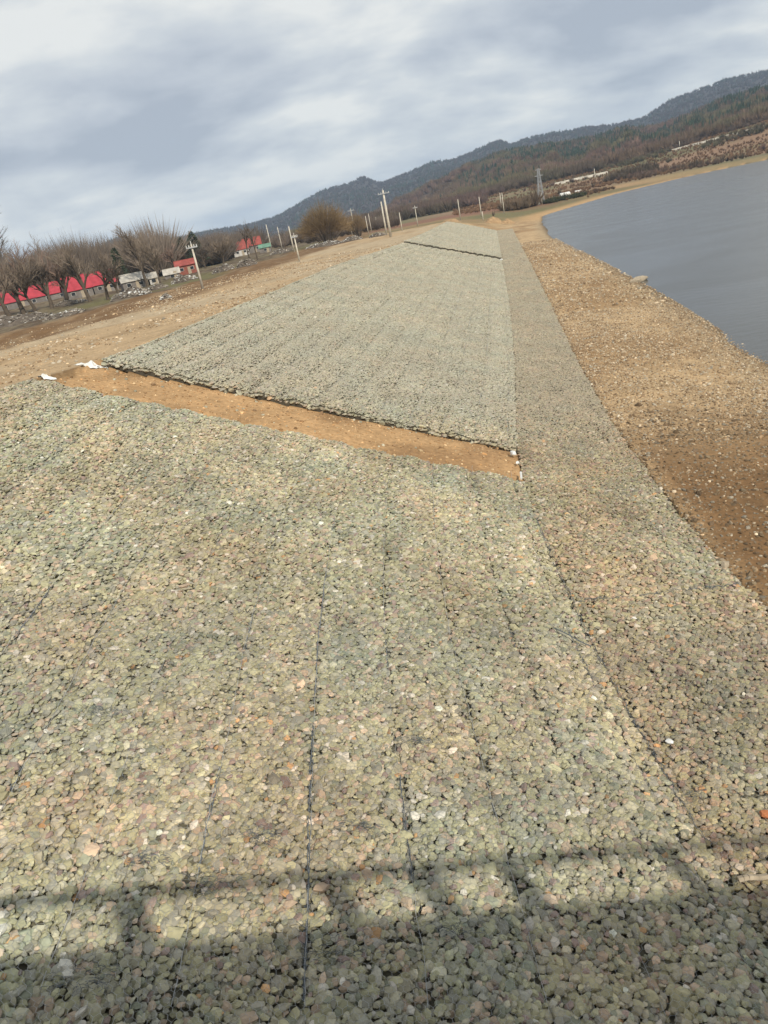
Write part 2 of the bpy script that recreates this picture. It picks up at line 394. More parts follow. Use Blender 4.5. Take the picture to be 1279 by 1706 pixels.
# ground: one sheet, finer toward the front
azs = np.concatenate([np.radians(np.arange(-180, -52, 4.0)), np.radians(np.linspace(-52, 52, 520)), np.radians(np.arange(56, 181, 4.0))])
rs = np.concatenate([[0.01, 1.5], np.geomspace(3, 6500, 500)])
A_, R_ = np.meshgrid(azs, rs); GX = (R_ * np.sin(A_)).ravel(); GY = (R_ * np.cos(A_)).ravel()
GZ = land_z(GX, GY)
m, n_, l_, b_ = new_mat('earth')
a_ = n_.new('ShaderNodeAttribute'); a_.attribute_name = 'tint'
c1, _ = vary(n_, l_, a_.outputs['Color'], 6.0, 0.78, 1.22, detail=6)
c2, _ = vary(n_, l_, c1, 0.7, 0.85, 1.15)
l_.new(c2, b_.inputs['Base Color']); b_.inputs['Roughness'].default_value = 0.95
tt = n_.new('ShaderNodeTexCoord'); zz = n_.new('ShaderNodeTexNoise'); zz.inputs['Scale'].default_value = 9; zz.inputs['Detail'].default_value = 6
l_.new(tt.outputs['Object'], zz.inputs['Vector']); bump(n_, l_, b_, zz.outputs['Fac'], 0.7, 0.05)
ground = obj('ground', np_mesh('ground', np.c_[GX, GY, GZ], grid_quads(len(rs), len(azs)), m, True, ground_col(GX, GY)))
tag(ground, 'tan and brown earth of the river bank with hills behind', kind='structure')

# river
wm, n_, l_, b_ = new_mat('river_water')
b_.inputs['Base Color'].default_value = (0.066, 0.066, 0.060, 1); b_.inputs['Roughness'].default_value = 0.16
b_.inputs['IOR'].default_value = 1.33; b_.inputs['Specular IOR Level'].default_value = 0.5
tt = n_.new('ShaderNodeTexCoord'); mp = n_.new('ShaderNodeMapping'); mp.inputs['Rotation'].default_value = (0, 0, 0.2)
mp.inputs['Scale'].default_value = (0.7, 1.2, 1); l_.new(tt.outputs['Object'], mp.inputs[0])
w1 = n_.new('ShaderNodeTexNoise'); w1.inputs['Scale'].default_value = 1.1; w1.inputs['Detail'].default_value = 5; l_.new(mp.outputs[0], w1.inputs['Vector'])
w2 = n_.new('ShaderNodeTexNoise'); w2.inputs['Scale'].default_value = 0.05; w2.inputs['Detail'].default_value = 4; w2.inputs['Distortion'].default_value = 1.5
l_.new(mp.outputs[0], w2.inputs['Vector'])
mr = n_.new('ShaderNodeMapRange'); mr.inputs['From Min'].default_value = 0.35; mr.inputs['From Max'].default_value = 0.65
mr.inputs['To Min'].default_value = 0.17; mr.inputs['To Max'].default_value = 0.24; l_.new(w2.outputs['Fac'], mr.inputs['Value'])
l_.new(mr.outputs[0], b_.inputs['Roughness'])
bump(n_, l_, b_, w1.outputs['Fac'], 0.36, 0.09)
mb = MB(); mb.add([(5, -300, 0), (1600, -300, 0), (1600, 420, 0), (5, 420, 0)], [(0, 1, 2, 3)])
tag(mb.build('river', wm), 'grey river water beside the gravel bank', kind='structure')

# ------------------------------------------------------------------ stone prototypes and scatter
def proto_coll(name, meshes):
    c = bpy.data.collections.new(name)
    for i, me in enumerate(meshes):
        o = bpy.data.objects.new('%s_%02d' % (name, i), me); c.objects.link(o)
    return c
def hull_stone(name, seed, npts=17, flat=(1, 0.82, 0.66)):
    r = np.random.default_rng(seed); p = r.normal(size=(npts, 3)); p /= np.linalg.norm(p, axis=1)[:, None]
    for _ in range(25):                                        # spread the corners
        d = p[:, None] - p[None]; q = (d / (np.sum(d * d, -1)[..., None] + 0.05) ** 1.5).sum(1); p += 0.02 * q; p /= np.linalg.norm(p, axis=1)[:, None]
    p *= r.uniform(0.74, 1.12, (npts, 1)); p *= np.array(flat) * r.uniform(0.85, 1.15, 3)
    bm = bmesh.new()
    for q in p: bm.verts.new(q)
    res = bmesh.ops.convex_hull(bm, input=bm.verts)
    junk = [v for v in bm.verts if not v.link_faces]; bmesh.ops.delete(bm, geom=junk, context='VERTS')
    bmesh.ops.recalc_face_normals(bm, faces=bm.faces)
    for f in bm.faces: f.smooth = True
    for e in bm.edges:
        if len(e.link_faces) == 2 and e.calc_face_angle(0) > math.radians(24): e.smooth = False
    me = bpy.data.meshes.new(name); bm.to_mesh(me); bm.free(); me.materials.append(M['stone']); return me
STONES = [hull_stone('stone', 100 + i) for i in range(20)]
STONE_C = proto_coll('stone_kinds', STONES)

def scatter(name, P, rot, scl, idx, col, coll, parent=None):
    me = bpy.data.meshes.new(name); n = len(P); me.vertices.add(n); me.vertices.foreach_set('co', np.asarray(P, np.float32).ravel())
    for an, ty, arr, key in (('rot', 'FLOAT_VECTOR', rot, 'vector'), ('scl', 'FLOAT_VECTOR', scl, 'vector'), ('idx', 'INT', idx, 'value')):
        a = me.attributes.new(an, ty, 'POINT'); a.data.foreach_set(key, np.asarray(arr, np.int32 if ty == 'INT' else np.float32).ravel())
    a = me.attributes.new('tint', 'FLOAT_COLOR', 'POINT'); a.data.foreach_set('color', np.c_[col, np.ones(n)].astype(np.float32).ravel())
    o = obj(name, me, parent)
    ng = bpy.data.node_groups.new('scatter_' + name, 'GeometryNodeTree')
    ng.interface.new_socket('Geometry', in_out='INPUT', socket_type='NodeSocketGeometry')
    ng.interface.new_socket('Geometry', in_out='OUTPUT', socket_type='NodeSocketGeometry')
    gi, go = ng.nodes.new('NodeGroupInput'), ng.nodes.new('NodeGroupOutput')
    ci = ng.nodes.new('GeometryNodeCollectionInfo'); ci.inputs['Collection'].default_value = coll
    ci.inputs['Separate Children'].default_value = True; ci.inputs['Reset Children'].default_value = True
    ip = ng.nodes.new('GeometryNodeInstanceOnPoints'); ip.inputs['Pick Instance'].default_value = True
    def na(nm, ty):
        q = ng.nodes.new('GeometryNodeInputNamedAttribute'); q.data_type = ty; q.inputs['Name'].default_value = nm
        return [s for s in q.outputs if s.enabled and s.name == 'Attribute'][0]
    lk = ng.links.new
    lk(gi.outputs[0], ip.inputs['Points']); lk(ci.outputs[0], ip.inputs['Instance'])
    lk(na('idx', 'INT'), ip.inputs['Instance Index']); lk(na('rot', 'FLOAT_VECTOR'), ip.inputs['Rotation']); lk(na('scl', 'FLOAT_VECTOR'), ip.inputs['Scale'])
    lk(ip.outputs[0], go.inputs[0])
    md = o.modifiers.new('scatter', 'NODES'); md.node_group = ng
    o['kind'] = 'stuff'
    return o
def jitter_grid(x0, x1, y0, y1, s, rng, jit=0.42):
    ny = int((y1 - y0) / (s * 0.866)); nx = int((x1 - x0) / s)
    I, J = np.meshgrid(np.arange(nx), np.arange(ny)); x = x0 + (I + 0.5 * (J % 2)) * s; y = y0 + J * s * 0.866
    x = x.ravel() + rng.uniform(-jit, jit, x.size) * s; y = y.ravel() + rng.uniform(-jit, jit, y.size) * s
    return x, y
def in_view(P, m=330):
    px, py, z = proj(P); return (z > 0.5) & (px > -m) & (px < IMG_W + m) & (py < IMG_H + m) & (py > -m)

PAL = np.array([(0.405, 0.385, 0.230), (0.445, 0.415, 0.280), (0.350, 0.335, 0.250), (0.475, 0.375, 0.255), (0.330, 0.255, 0.205), (0.52, 0.33, 0.16), (0.62, 0.58, 0.46), (0.290, 0.300, 0.205)])
P_SLOPE = np.array([0.33, 0.25, 0.18, 0.10, 0.03, 0.006, 0.025, 0.08])
P_APRON = np.array([0.25, 0.23, 0.22, 0.15, 0.06, 0.006, 0.03, 0.05])
def stone_cols(x, y, rng, prob):
    n = len(x); prob = prob / prob.sum(); c = PAL[rng.choice(len(PAL), n, p=prob)]
    c = c * np.exp(rng.normal(0, 0.16, n))[:, None] * np.array([0.91, 0.885, 0.935])
    t = fbm(x * 0.55, y * 0.35, 61, 3) - 0.5; t2 = fbm(x * 1.6, y * 0.9, 63, 2) - 0.5
    c = c * (1 + 0.45 * t + 0.30 * t2)[:, None] * (1 + np.outer(fbm(x * 0.8, y * 0.5, 67, 2) - 0.5, [0.22, 0.0, -0.12]))
    m_ = np.array([0.362, 0.344, 0.284]); k_ = (1 - 0.55 * smooth(22, 34, y))[:, None]     # stone colours drawn toward one even grey farther on
    return np.clip(m_ + (c - m_) * k_, 0.02, 0.75)
def top_z(x, y):
    f, g = frac(x, y); w = at(LT, y, 0) - at(LC, y, 0)
    d = np.where(f < 1, seam_dist(f, w), 1.0); s = 1.0 * (f < 1)
    soft = (fbm(x * 0.9, y * 0.5, 71, 3) - 0.5) * 0.10
    toe = np.exp(-((f - 1) * w / 0.22) ** 2) * 0.05
    step = 0.28 * np.where((f < 1) & (y > lerp2(CRK, np.clip(f, 0, 1)) + 0.2), np.exp(-np.maximum(y - 121, 0) / 14), 0)
    return near_z(x, y, True) + step + soft - s * 0.05 * np.exp(-(d / 0.09) ** 2) + s * 0.03 * np.cos(np.clip(d / 0.62, 0, 1) * math.pi + math.pi) - toe

bed_mat = plain('stone_bed_soil', (0.16, 0.148, 0.105), 0.95, 7.0, 0.6, 1.3, bmp=0.05)
lining = plain('dark_lining', (0.08, 0.072, 0.055), 0.95, 7.0, 0.6, 1.3)  # shade painted into the colour of the sunlit mattress side faces
def bed(name, parent, fs, y0, y1, ny, use_g=False, drop=0.06, deep=0.30):
    """the fill under the surface stones: a closed slab following the bank"""
    F_, V_ = np.meshgrid(fs, np.linspace(0, 1, ny)); F_ = F_.ravel(); V_ = V_.ravel()
    ya = lerp2(y0, F_) if not use_g else y0[1]; yb = lerp2(y1, F_) if not use_g else y1[1]
    V_ = V_ ** 1.6
    y = ya + (yb - ya) * V_
    if use_g: x = at(LT, y, 0) + (at(LE, y, 0) - at(LT, y, 0)) * F_
    else: x = at(LC, y, 0) + (at(LT, y, 0) - at(LC, y, 0)) * F_
    z = top_z(x, y) - drop; nc = len(fs)
    top = np.c_[x, y, z]; bot = np.c_[x, y, z - deep]; n = len(top)
    q = grid_quads(ny, nc)
    rim = np.concatenate([np.arange(nc), np.arange(1, ny) * nc + nc - 1, (ny - 1) * nc + np.arange(nc - 2, -1, -1), np.arange(ny - 2, 0, -1) * nc])
    rn = np.roll(rim, -1); side = np.stack([rim, rim + n, rn + n, rn], -1)
    me = np_mesh(name, np.r_[top, bot], np.r_[q, side], bed_mat, False)
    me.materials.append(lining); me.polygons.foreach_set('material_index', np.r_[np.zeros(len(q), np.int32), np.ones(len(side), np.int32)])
    return obj(name, me, parent)
def stone_cloud(sel, x, y, s, rng, prob, zoff=0.0):
    """arrays for stones of spacing s at the selected points"""
    x, y = x[sel], y[sel]; n = len(x)
    k = np.exp(rng.normal(-0.02, 0.32, n)); big = rng.random(n) < 0.03; k = np.where(big, rng.uniform(1.5, 2.3, n), k); k = np.clip(k, 0.5, 2.3)
    rad = s * 0.645 * k
    scl = rad[:, None] * rng.uniform(0.85, 1.15, (n, 3)) * np.array([1.03, 1.0, 0.80]); scl[:, 2] = np.maximum(scl[:, 2], 0.02)
    P = np.c_[x, y, top_z(x, y) + zoff + 0.028 - 0.62 * scl[:, 2] + rng.normal(0, 0.007, n)]      # tops held level by the netting
    rot = np.c_[rng.normal(0, 0.24, n), rng.normal(0, 0.24, n), rng.uniform(0, 6.283, n)]
    tone = np.array([0.89, 0.84, 0.79]) if prob is P_APRON else np.ones(3)
    return P, rot, scl, rng.integers(0, 20, n), stone_cols(x, y, rng, prob) * tone
def cat(parts): return [np.concatenate(a) for a in zip(*parts)]
BANDS = [(4.5, 20, 0.096), (20, 27, 0.096), (27, 50, 0.092), (50, 95, 0.12), (95, 216, 0.18)]
pools = {'near': [], 'mid': [], 'far': [], 'apron': []}
for y0, y1, s in BANDS:
    x, y = jitter_grid(-16, 58, y0, y1, s, RNG)
    ok = (x > at(LC, y, 0) - 0.1) & (x < at(LE, y, 0) + 0.1)
    x, y = x[ok], y[ok]; f, g = frac(x, y); w = at(LT, y, 0) - at(LC, y, 0)
    ok = in_view(np.c_[x, y, near_z(x, y, True)]); x, y, f, g, w = [a[ok] for a in (x, y, f, g, w)]
    wob = (fbm(x * 2.3, y * 2.3, 81, 2) - 0.5) * 0.25
    sd = seam_dist(f, w); off = ~((sd < np.where(y < 27, 0.018, 0.010)) & (f < 0.99)) & ~((f < 1) & ((1 - f) * w < 0.03))
    ne = (f < 1) & off & (y + wob < lerp2(GAP1, f)); mi = (f < 1) & off & (y + wob * 0.5 > lerp2(GAP2, f)) & (y + wob < lerp2(CRK, f) - 0.35)
    fa = (f < 1) & off & (y + wob > lerp2(CRK, f) + 0.35) & (y < lerp2(END, f)); ap = (f >= 1) & (g < 1.0 + wob * 0.15) & (y < 207)
    for nm, se, pr in (('near', ne, P_SLOPE), ('mid', mi, P_SLOPE), ('far', fa, P_SLOPE), ('apron', ap, P_APRON)):
        if not se.any(): continue
        pools[nm].append(stone_cloud(se, x, y, s, RNG, pr))
        if nm == 'near' or (y0 < 27 and nm == 'apron'):                          # a second course fills the gaps below
            pools[nm].append(stone_cloud(se, x + s * 0.5, y + s * 0.3, s, RNG, pr, -0.035))
# exposed cut edge of the middle mattress: two more courses of stones below the top one
ff = RNG.uniform(0, 1, 900); yy = lerp2(GAP2, ff) + RNG.uniform(-0.02, 0.12, 900); xx = at(LC, yy, 0) + ff * (at(LT, yy, 0) - at(LC, yy, 0))
for dz in (-0.10,):
    pools['mid'].append(stone_cloud(np.ones(900, bool), xx, yy, 0.12, RNG, P_SLOPE, dz))
ff = RNG.uniform(0, 1, 500); yy = lerp2(CRK, ff) + 0.38; xx = at(LC, yy, 0) + ff * (at(LT, yy, 0) - at(LC, yy, 0))

mats = {}
for nm, lab in (('near', 'wire mattress of grey green stones filling the foreground slope below the bare earth strip'),
                ('mid', 'wide stone mattress slope between the bare earth strip and the far dark crack'),
                ('far', 'farthest stone mattress slope beyond the thin dark crack, below the poles'),
                ('apron', 'brownish flat stone mattress strip at the slope foot beside the gravel beach')):
    e = tag(empty('gabion_mattress'), lab, 'gabion', 'stone filled wire mattresses on the river bank'); mats[nm] = e
    P, rot, scl, idx, col = cat(pools[nm])
    if nm in ('near', 'apron'):
        px, py, z = proj(P); size = scl.mean(1) / z * F_PX
        inside = (px > 5) & (px < IMG_W - 5) & (py < IMG_H - 5) & (py > 0)
        order = np.argsort(-np.where(inside, size, 0))[:300]
        for i in order:
            o = obj('stone', STONES[idx[i]], e, P[i]); o.rotation_euler = rot[i]; o.scale = scl[i]; o['tint'] = [float(v) for v in col[i]]
        keep = np.ones(len(P), bool); keep[order] = False
        P, rot, scl, idx, col = [a[keep] for a in (P, rot, scl, idx, col)]
    scatter('stones', P, rot, scl, idx, col, STONE_C, e)
fs = np.linspace(0, 1, 70)
bed('stone_bed', mats['near'], fs, (-2, -2), GAP1, 120, False, 0.10)
bed('stone_bed', mats['mid'], fs, GAP2, (CRK[0] - 0.35, CRK[1] - 0.35), 200)
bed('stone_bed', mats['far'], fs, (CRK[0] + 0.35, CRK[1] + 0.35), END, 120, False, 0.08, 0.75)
bed('stone_bed', mats['apron'], np.linspace(0.0, 1, 14), (-2, -2), (207, 207), 300, True, 0.09)

# wire netting over the nearest stones
def netting(name, parent, xr, yr, keep, lift=0.05):
    a, b = 0.058, 0.10                                      # half widths of the woven cell
    V, T = [], []
    xs = np.arange(xr[0], xr[1], 0.10); ys = np.arange(yr[0], yr[1], 0.075)
    I, J = np.meshgrid(np.arange(len(xs)), np.arange(len(ys)))
    cx = xs[0] + (I + 0.5 * (J % 2)) * 0.10; cy = ys[0] + J * 0.075
    segs = []
    for (dx0, dy0, dx1, dy1) in ((0.05, -0.022, 0.05, 0.022), (0.05, 0.022, 0.0, 0.053), (0.0, 0.053, -0.05, 0.022)):
        segs.append(np.stack([cx + dx0, cy + dy0, cx + dx1, cy + dy1], -1).reshape(-1, 4))
    S = np.concatenate(segs)
    def warp(x, y):
        return x + (fbm(x * 1.1, y * 1.1, 91, 2) - 0.5) * 0.16 + (vnoise(x * 9, y * 9, 92) - 0.5) * 0.02, y + (fbm(x * 1.1, y * 1.1, 93, 2) - 0.5) * 0.16 + (vnoise(x * 9, y * 9, 94) - 0.5) * 0.02
    x0, y0 = warp(S[:, 0], S[:, 1]); x1, y1 = warp(S[:, 2], S[:, 3])
    z0 = top_z(x0, y0) + lift + (vnoise(x0 * 6, y0 * 6, 95) - 0.5) * 0.03; z1 = top_z(x1, y1) + lift + (vnoise(x1 * 6, y1 * 6, 95) - 0.5) * 0.03
    ok = keep(x0, y0) & in_view(np.c_[x0, y0, z0], 120)
    p = np.c_[x0, y0, z0][ok]; q = np.c_[x1, y1, z1][ok]; d = q - p; d /= np.linalg.norm(d, axis=1)[:, None]
    up = np.array([0, 0, 1.0]); s1 = np.cross(d, up); s1 /= np.linalg.norm(s1, axis=1)[:, None]; r = 0.0018
    n = len(p); ring = [s1 * r, -s1 * r * 0.5 + up * r * 0.87, -s1 * r * 0.5 - up * r * 0.87]
    V = np.concatenate([p + k for k in ring] + [q + k for k in ring]); i = np.arange(n)
    Q = np.concatenate([np.stack([i + k * n, i + ((k + 1) % 3) * n, i + (3 + (k + 1) % 3) * n, i + (3 + k) * n], -1) for k in range(3)])
    o = obj(name, np_mesh(name, V, Q, M['wire'], False), parent); o['kind'] = 'stuff'; return o
netting('wire_netting', mats['near'], (-13, 4), (4.6, 13.5), lambda x, y: frac(x, y)[0] < 1)
netting('wire_netting', mats['apron'], (3.5, 8.6), (4.6, 13.5), lambda x, y: (frac(x, y)[0] >= 1) & (frac(x, y)[1] < 1))

# laced seams between the mattress cells
def seam(parent, pts, rng, r=0.007, n=3, amp=0.022, lacing=True, mat='seam'):
    mb = MB(); pts = np.array(pts)
    for k in range(n):
        off = np.cumsum(rng.normal(0, 0.004, (len(pts), 3)), 0); off -= np.linspace(0, 1, len(pts))[:, None] * off[-1]
        q = pts + off + rng.normal(0, amp * 0.5, (len(pts), 3)) + np.array([0, 0, 0.005])
        for a, b in zip(q[:-1], q[1:]): mb.tube(a, b, r, r, 3)
    if lacing:
        for a, b in zip(pts[:-1], pts[1:]):
            d = rng.normal(0, 0.035, (2, 3)); mb.tube(a + d[0], (a + b) / 2 + d[1] + np.array([0, 0, 0.03]), r * 0.6, r * 0.6, 3)
    return mb.build('seam_wire', M[mat], parent)
def along(f, y0, y1, step):
    y = np.arange(y0, y1, step); x = at(LC, y, 0) + f * (at(LT, y, 0) - at(LC, y, 0)); return np.c_[x, y, top_z(x, y) + 0.02]
rs_ = np.random.default_rng(5)
for k in range(-8, 5):
    f = SEAM0 + k * SEAMD
    if f < 0.03 or f > 0.99: continue
    if k == 0:
        seam(mats['near'], along(f, 5.6, 10.2, 0.08), rs_, 0.006, 3, 0.014); seam(mats['near'], along(f, 10.8, 15.5, 0.1), rs_, 0.006, 2, 0.014, False)
    elif k in (-1, 1): seam(mats['near'], along(f, 7.2, 9.2, 0.1), rs_, 0.005, 3, 0.025); seam(mats['near'], along(f, 12, 13.5, 0.1), rs_, 0.005, 2, 0.025)
    elif k in (-2, -3, 2): seam(mats['near'], along(f, 7.6 + 0.4 * k % 2, 8.9, 0.1), rs_, 0.005, 2, 0.025)
    else: seam(mats['near'], along(f, 12 + k % 2, 13.8, 0.12), rs_, 0.006, 2, 0.03)
    seam(mats['near'], along(f, 5.5, 24 if f > 0.5 else 25, 0.2), rs_, 0.0035, 1, 0.012, False, 'wire')
seam(mats['apron'], along(1.0, 8, 20, 0.12), rs_, 0.005, 3, 0.05)
for k in range(-8, 5): seam(mats['mid'], along(SEAM0 + k * SEAMD, 32.5 - (k + 8) * 0.42, 80, 0.5), rs_, 0.006, 1, 0.015, False, 'wire')
for yy in (15.0,):
    g = np.linspace(0.02, 0.98, 46); y = yy + 0.25 * g; x = at(LT, y, 0) + g * (at(LE, y, 0) - at(LT, y, 0))
    seam(mats['apron'], np.c_[x, y, top_z(x, y) + 0.01], rs_, 0.005, 4, 0.06)

for px, py, rad in ((602, 1382, 0.28), (352, 1478, 0.40), (440, 1402, 0.30), (560, 1590, 0.45), (250, 1440, 0.25), (760, 1560, 0.35), (140, 1640, 0.4), (1160, 1330, 0.3), (700, 1240, 0.25), (170, 1190, 0.3)):
    v = ray(px, py); Pm = v[None] * np.geomspace(4, 60, 3000)[:, None]; kk = np.argmax(Pm[:, 2] + CAM_Z < near_z(Pm[:, 0], Pm[:, 1], True)); cx, cy = Pm[kk, 0], Pm[kk, 1]
    mb = MB()
    for _ in range(80):                                      # loose ends of netting, bunched up
        a = rs_.uniform(0, 6.283); q = np.array([cx + rs_.normal(0, rad * 0.55), cy + rs_.normal(0, rad * 0.25), 0]); d = np.array([math.cos(a), 0.5 * math.sin(a), 0]) * rs_.uniform(0.04, 0.13)
        last = None
        for t in (0, 0.5, 1.0):
            u = q + d * t; u[2] = float(top_z(np.array([u[0]]), np.array([u[1]]))[0]) + 0.065 + 0.03 * math.sin(3.1 * t) * rs_.uniform(0.2, 1)
            if last is not None: mb.tube(last, u, 0.0024, 0.0024, 3)
            last = u
    mb.build('wire_tangle', M['seam'], mats['near' if px < 1000 else 'apron'])
# ------------------------------------------------------------------ loose gravel (nobody could count it)
def gravel(name, lab, xr, yr, s, keep, rad, cols, zoff=0.0):
    x, y = jitter_grid(*xr, *yr, s, RNG, 0.5); k = keep(x, y); x, y = x[k], y[k]
    z = land_z(x, y); P = np.c_[x, y, z + zoff]; k = in_view(P, 200); P = P[k]; n = len(P)
    sc = rad * np.exp(RNG.normal(0, 0.4, n)); scl = sc[:, None] * RNG.uniform(0.8, 1.2, (n, 3))
    rot = np.c_[RNG.normal(0, 0.4, n), RNG.normal(0, 0.4, n), RNG.uniform(0, 6.283, n)]
    cols = np.array(cols); col = cols[RNG.integers(0, len(cols), n)] * np.exp(RNG.normal(0, 0.22, n))[:, None]
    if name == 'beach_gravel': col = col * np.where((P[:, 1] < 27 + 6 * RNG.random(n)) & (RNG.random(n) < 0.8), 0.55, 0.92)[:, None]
    o = scatter(name, P, rot, scl, RNG.integers(0, 20, n), col, STONE_C); tag(o, lab, 'gravel', kind='stuff'); return o
TANS = [(0.42, 0.32, 0.20), (0.36, 0.255, 0.15), (0.50, 0.40, 0.28), (0.28, 0.19, 0.11), (0.40, 0.35, 0.27), (0.22, 0.15, 0.09), (0.32, 0.23, 0.14)]
def bkeep(lo, hi):
    def k(x, y):
        d = 0.5 + 0.5 * smooth(0.36, 0.62, fbm(x * 0.28, y * 0.16, 101)) ; d = d * np.where(y < 26, 0.55, 1.0)
        d = np.maximum(d, smooth(4.5, 1.0, at(LS, y, 0) - x)); d = np.maximum(d, smooth(1.2, 0.1, x - at(LE, y, 0)) * 0.9)
        return (x > at(LE, y, 0) + 0.02) & (x < at(LS, y, 0) + 0.3) & (RNG.random(x.size) < d)
    return k
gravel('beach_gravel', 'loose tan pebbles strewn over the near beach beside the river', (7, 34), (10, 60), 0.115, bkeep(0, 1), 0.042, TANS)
gravel('beach_gravel', 'loose tan pebbles on the far stretch of the beach', (15, 62), (60, 150), 0.26, bkeep(0, 1), 0.07, TANS)
def ckeep(x, y):
    d = 0.10 + 0.75 * smooth(0.42, 0.66, fbm(x * 0.2, y * 0.12, 105)); return (x < at(LC, y, 0) - 0.05) & (x > at(LR, y, 0) - 14) & (RNG.random(x.size) < d)
gravel('road_gravel', 'loose pale gravel on the tan track along the slope crest', (-50, 14), (24, 130), 0.36, ckeep, 0.06, TANS)
def gkeep(x, y):
    f, g = frac(x, y); return (f > 0.0) & (f < 0.995) & (y > lerp2(GAP1, f)) & (y < lerp2(GAP2, f)) & (RNG.random(x.size) < 0.5)
gravel('strip_gravel', 'small orange tan gravel on the bare earth strip between the mattresses', (-12, 6), (22, 32), 0.15, gkeep, 0.032, [(0.48, 0.30, 0.15), (0.38, 0.22, 0.10), (0.52, 0.38, 0.22), (0.27, 0.16, 0.08)])

def ckeep2(x, y):
    f, g = frac(x, y); return (f > 0.02) & (f < 0.97) & (y > lerp2(GAP1, f) + 0.2) & (y < lerp2(GAP2, f) - 0.05) & (RNG.random(x.size) < 0.10 + 0.35 * smooth(0.7, 0.1, lerp2(GAP2, f) - y))
gravel('strip_stones', 'fallen stones and clods lying on the bare earth strip', (-12, 6), (22, 32), 0.3, ckeep2, 0.065, [(0.40, 0.27, 0.15), (0.36, 0.33, 0.24), (0.25, 0.16, 0.09), (0.42, 0.38, 0.28)])
# ------------------------------------------------------------------ woods on the hills (one far off mass each)
def conifer_proto(seed):
    r = np.random.default_rng(seed); mb = MB()
    for k, (z0, z1, w) in enumerate(((0.08, 0.5, 0.24), (0.28, 0.75, 0.185), (0.55, 1.0, 0.12))):
        n = 7; ring = [(w * r.uniform(0.6, 1.15) * math.cos(2 * math.pi * i / n), w * r.uniform(0.6, 1.15) * math.sin(2 * math.pi * i / n), z0 + r.uniform(-0.05, 0.05)) for i in range(n)]
        mb.add(ring + [(0, 0, z1)], [(i, (i + 1) % n, n) for i in range(n)])
    return mb.mesh('conifer', M['tree_far'])
def brush_proto(seed, n=70, spread=0.5, w=(0.018, 0.045)):
    r = np.random.default_rng(seed); mb = MB()
    for _ in range(n):
        a = r.uniform(0, 6.283); t = r.uniform(0, 1) ** 0.7; h = r.uniform(0.55, 1.0) * (1 - 0.35 * t * t); s = r.uniform(0.15, 0.5)
        p = np.array([0.10 * math.cos(a), 0.10 * math.sin(a), h * s * 0.6]); q = np.array([spread * t * math.cos(a), spread * t * math.sin(a), h])
        side = np.cross(q - p, r.normal(size=3)); side /= np.linalg.norm(side) + 1e-9; mb.blade(p, q, r.uniform(*w), side)
    mb.tube((0, 0, -0.05), (0, 0, 0.45), 0.02, 0.012, 3)
    return mb.mesh('bare_tree', M['tree_far'])
CONI = proto_coll('conifer_kinds', [conifer_proto(i) for i in range(5)])
BRSH = proto_coll('brush_kinds', [brush_proto(i) for i in range(8)])
FINE = proto_coll('fine_brush_kinds', [brush_proto(60 + i, 330, 0.62, (0.004, 0.010)) for i in range(8)])
def wood(name, lab, n, azr, rr, dens, hgt, colf, coll, nk, sink=0.0):
    az = RNG.uniform(*azr, n); r = np.sqrt(RNG.uniform(rr[0] ** 2, rr[1] ** 2, n)); x, y = r * np.sin(az), r * np.cos(az)
    k = dens(x, y, r, az) > RNG.random(n); x, y, r, az = x[k], y[k], r[k], az[k]; n = len(x)
    h = hgt * np.clip(np.exp(RNG.normal(0, 0.22, n)), 0.6, 1.45); P = np.c_[x, y, land_z(x, y) - sink * h]
    rot = np.c_[np.zeros(n), np.zeros(n), RNG.uniform(0, 6.283, n)]; scl = np.c_[h * RNG.uniform(0.8, 1.3, n), h * RNG.uniform(0.8, 1.3, n), h]
    col = colf(x, y, r, az) * np.exp(RNG.normal(0, 0.18, n))[:, None]
    tag(scatter(name, P, rot, scl, RNG.integers(0, nk, n), col, coll), lab, 'wood', kind='stuff')
G_CON = np.array([0.026, 0.044, 0.026]); G_BR = np.array([0.115, 0.082, 0.062]); G_RD = np.array([0.130, 0.085, 0.072]); G_OL = np.array([0.105, 0.095, 0.058])
def con_d(x, y, r, az): return 0.85 * smooth(0.42, 0.58, fbm(x / 130, y / 130, 201) + 0.22 * smooth(900, 1350, r) - 0.10 + 0.12 * smooth(0.10, 0.25, az) * smooth(0.40, 0.2, az)) * smooth(720, 860, r)
def brcol(x, y, r, az):
    t = fbm(x / 80, y / 80, 203)[:, None]; u = smooth(0.5, 0.62, fbm(x / 140, y / 50, 205))[:, None]
    return (G_BR + (G_OL - G_BR) * smooth(0.4, 0.6, t)) * (1 - u) + G_RD * u
AZL, AZR = -0.56, 0.62
wood('conifer_wood', 'dark green conifer wood on the nearer hillside', 15000, (0.02, AZR), (700, 1420), con_d, 7.5, lambda *a: np.tile(G_CON, (len(a[0]), 1)), CONI, 5)
wood('bare_wood', 'brown leafless wood covering the nearer hillside', 15000, (-0.05, AZR), (640, 1420), lambda x, y, r, az: 1 - 0.75 * con_d(x, y, r, az), 8, lambda x, y, r, az: brcol(x, y, r, az) * np.array([1.35, 1.3, 1.15]), BRSH, 8)
wood('bare_wood', 'purple brown wood on the far mountain ridge', 16000, (AZL, AZR), (1900, 3000), lambda x, y, r, az: np.full(len(x), 0.9), 9, lambda x, y, r, az: brcol(x, y, r, az) * 0.55, BRSH, 8)
wood('conifer_wood', 'scattered conifers on the far mountain ridge', 7000, (AZL, AZR), (1900, 3000), lambda x, y, r, az: smooth(0.42, 0.6, fbm(x / 240, y / 240, 211)) * 0.9 + 0.1, 9.5, lambda *a: np.tile(G_CON, (len(a[0]), 1)), CONI, 5)
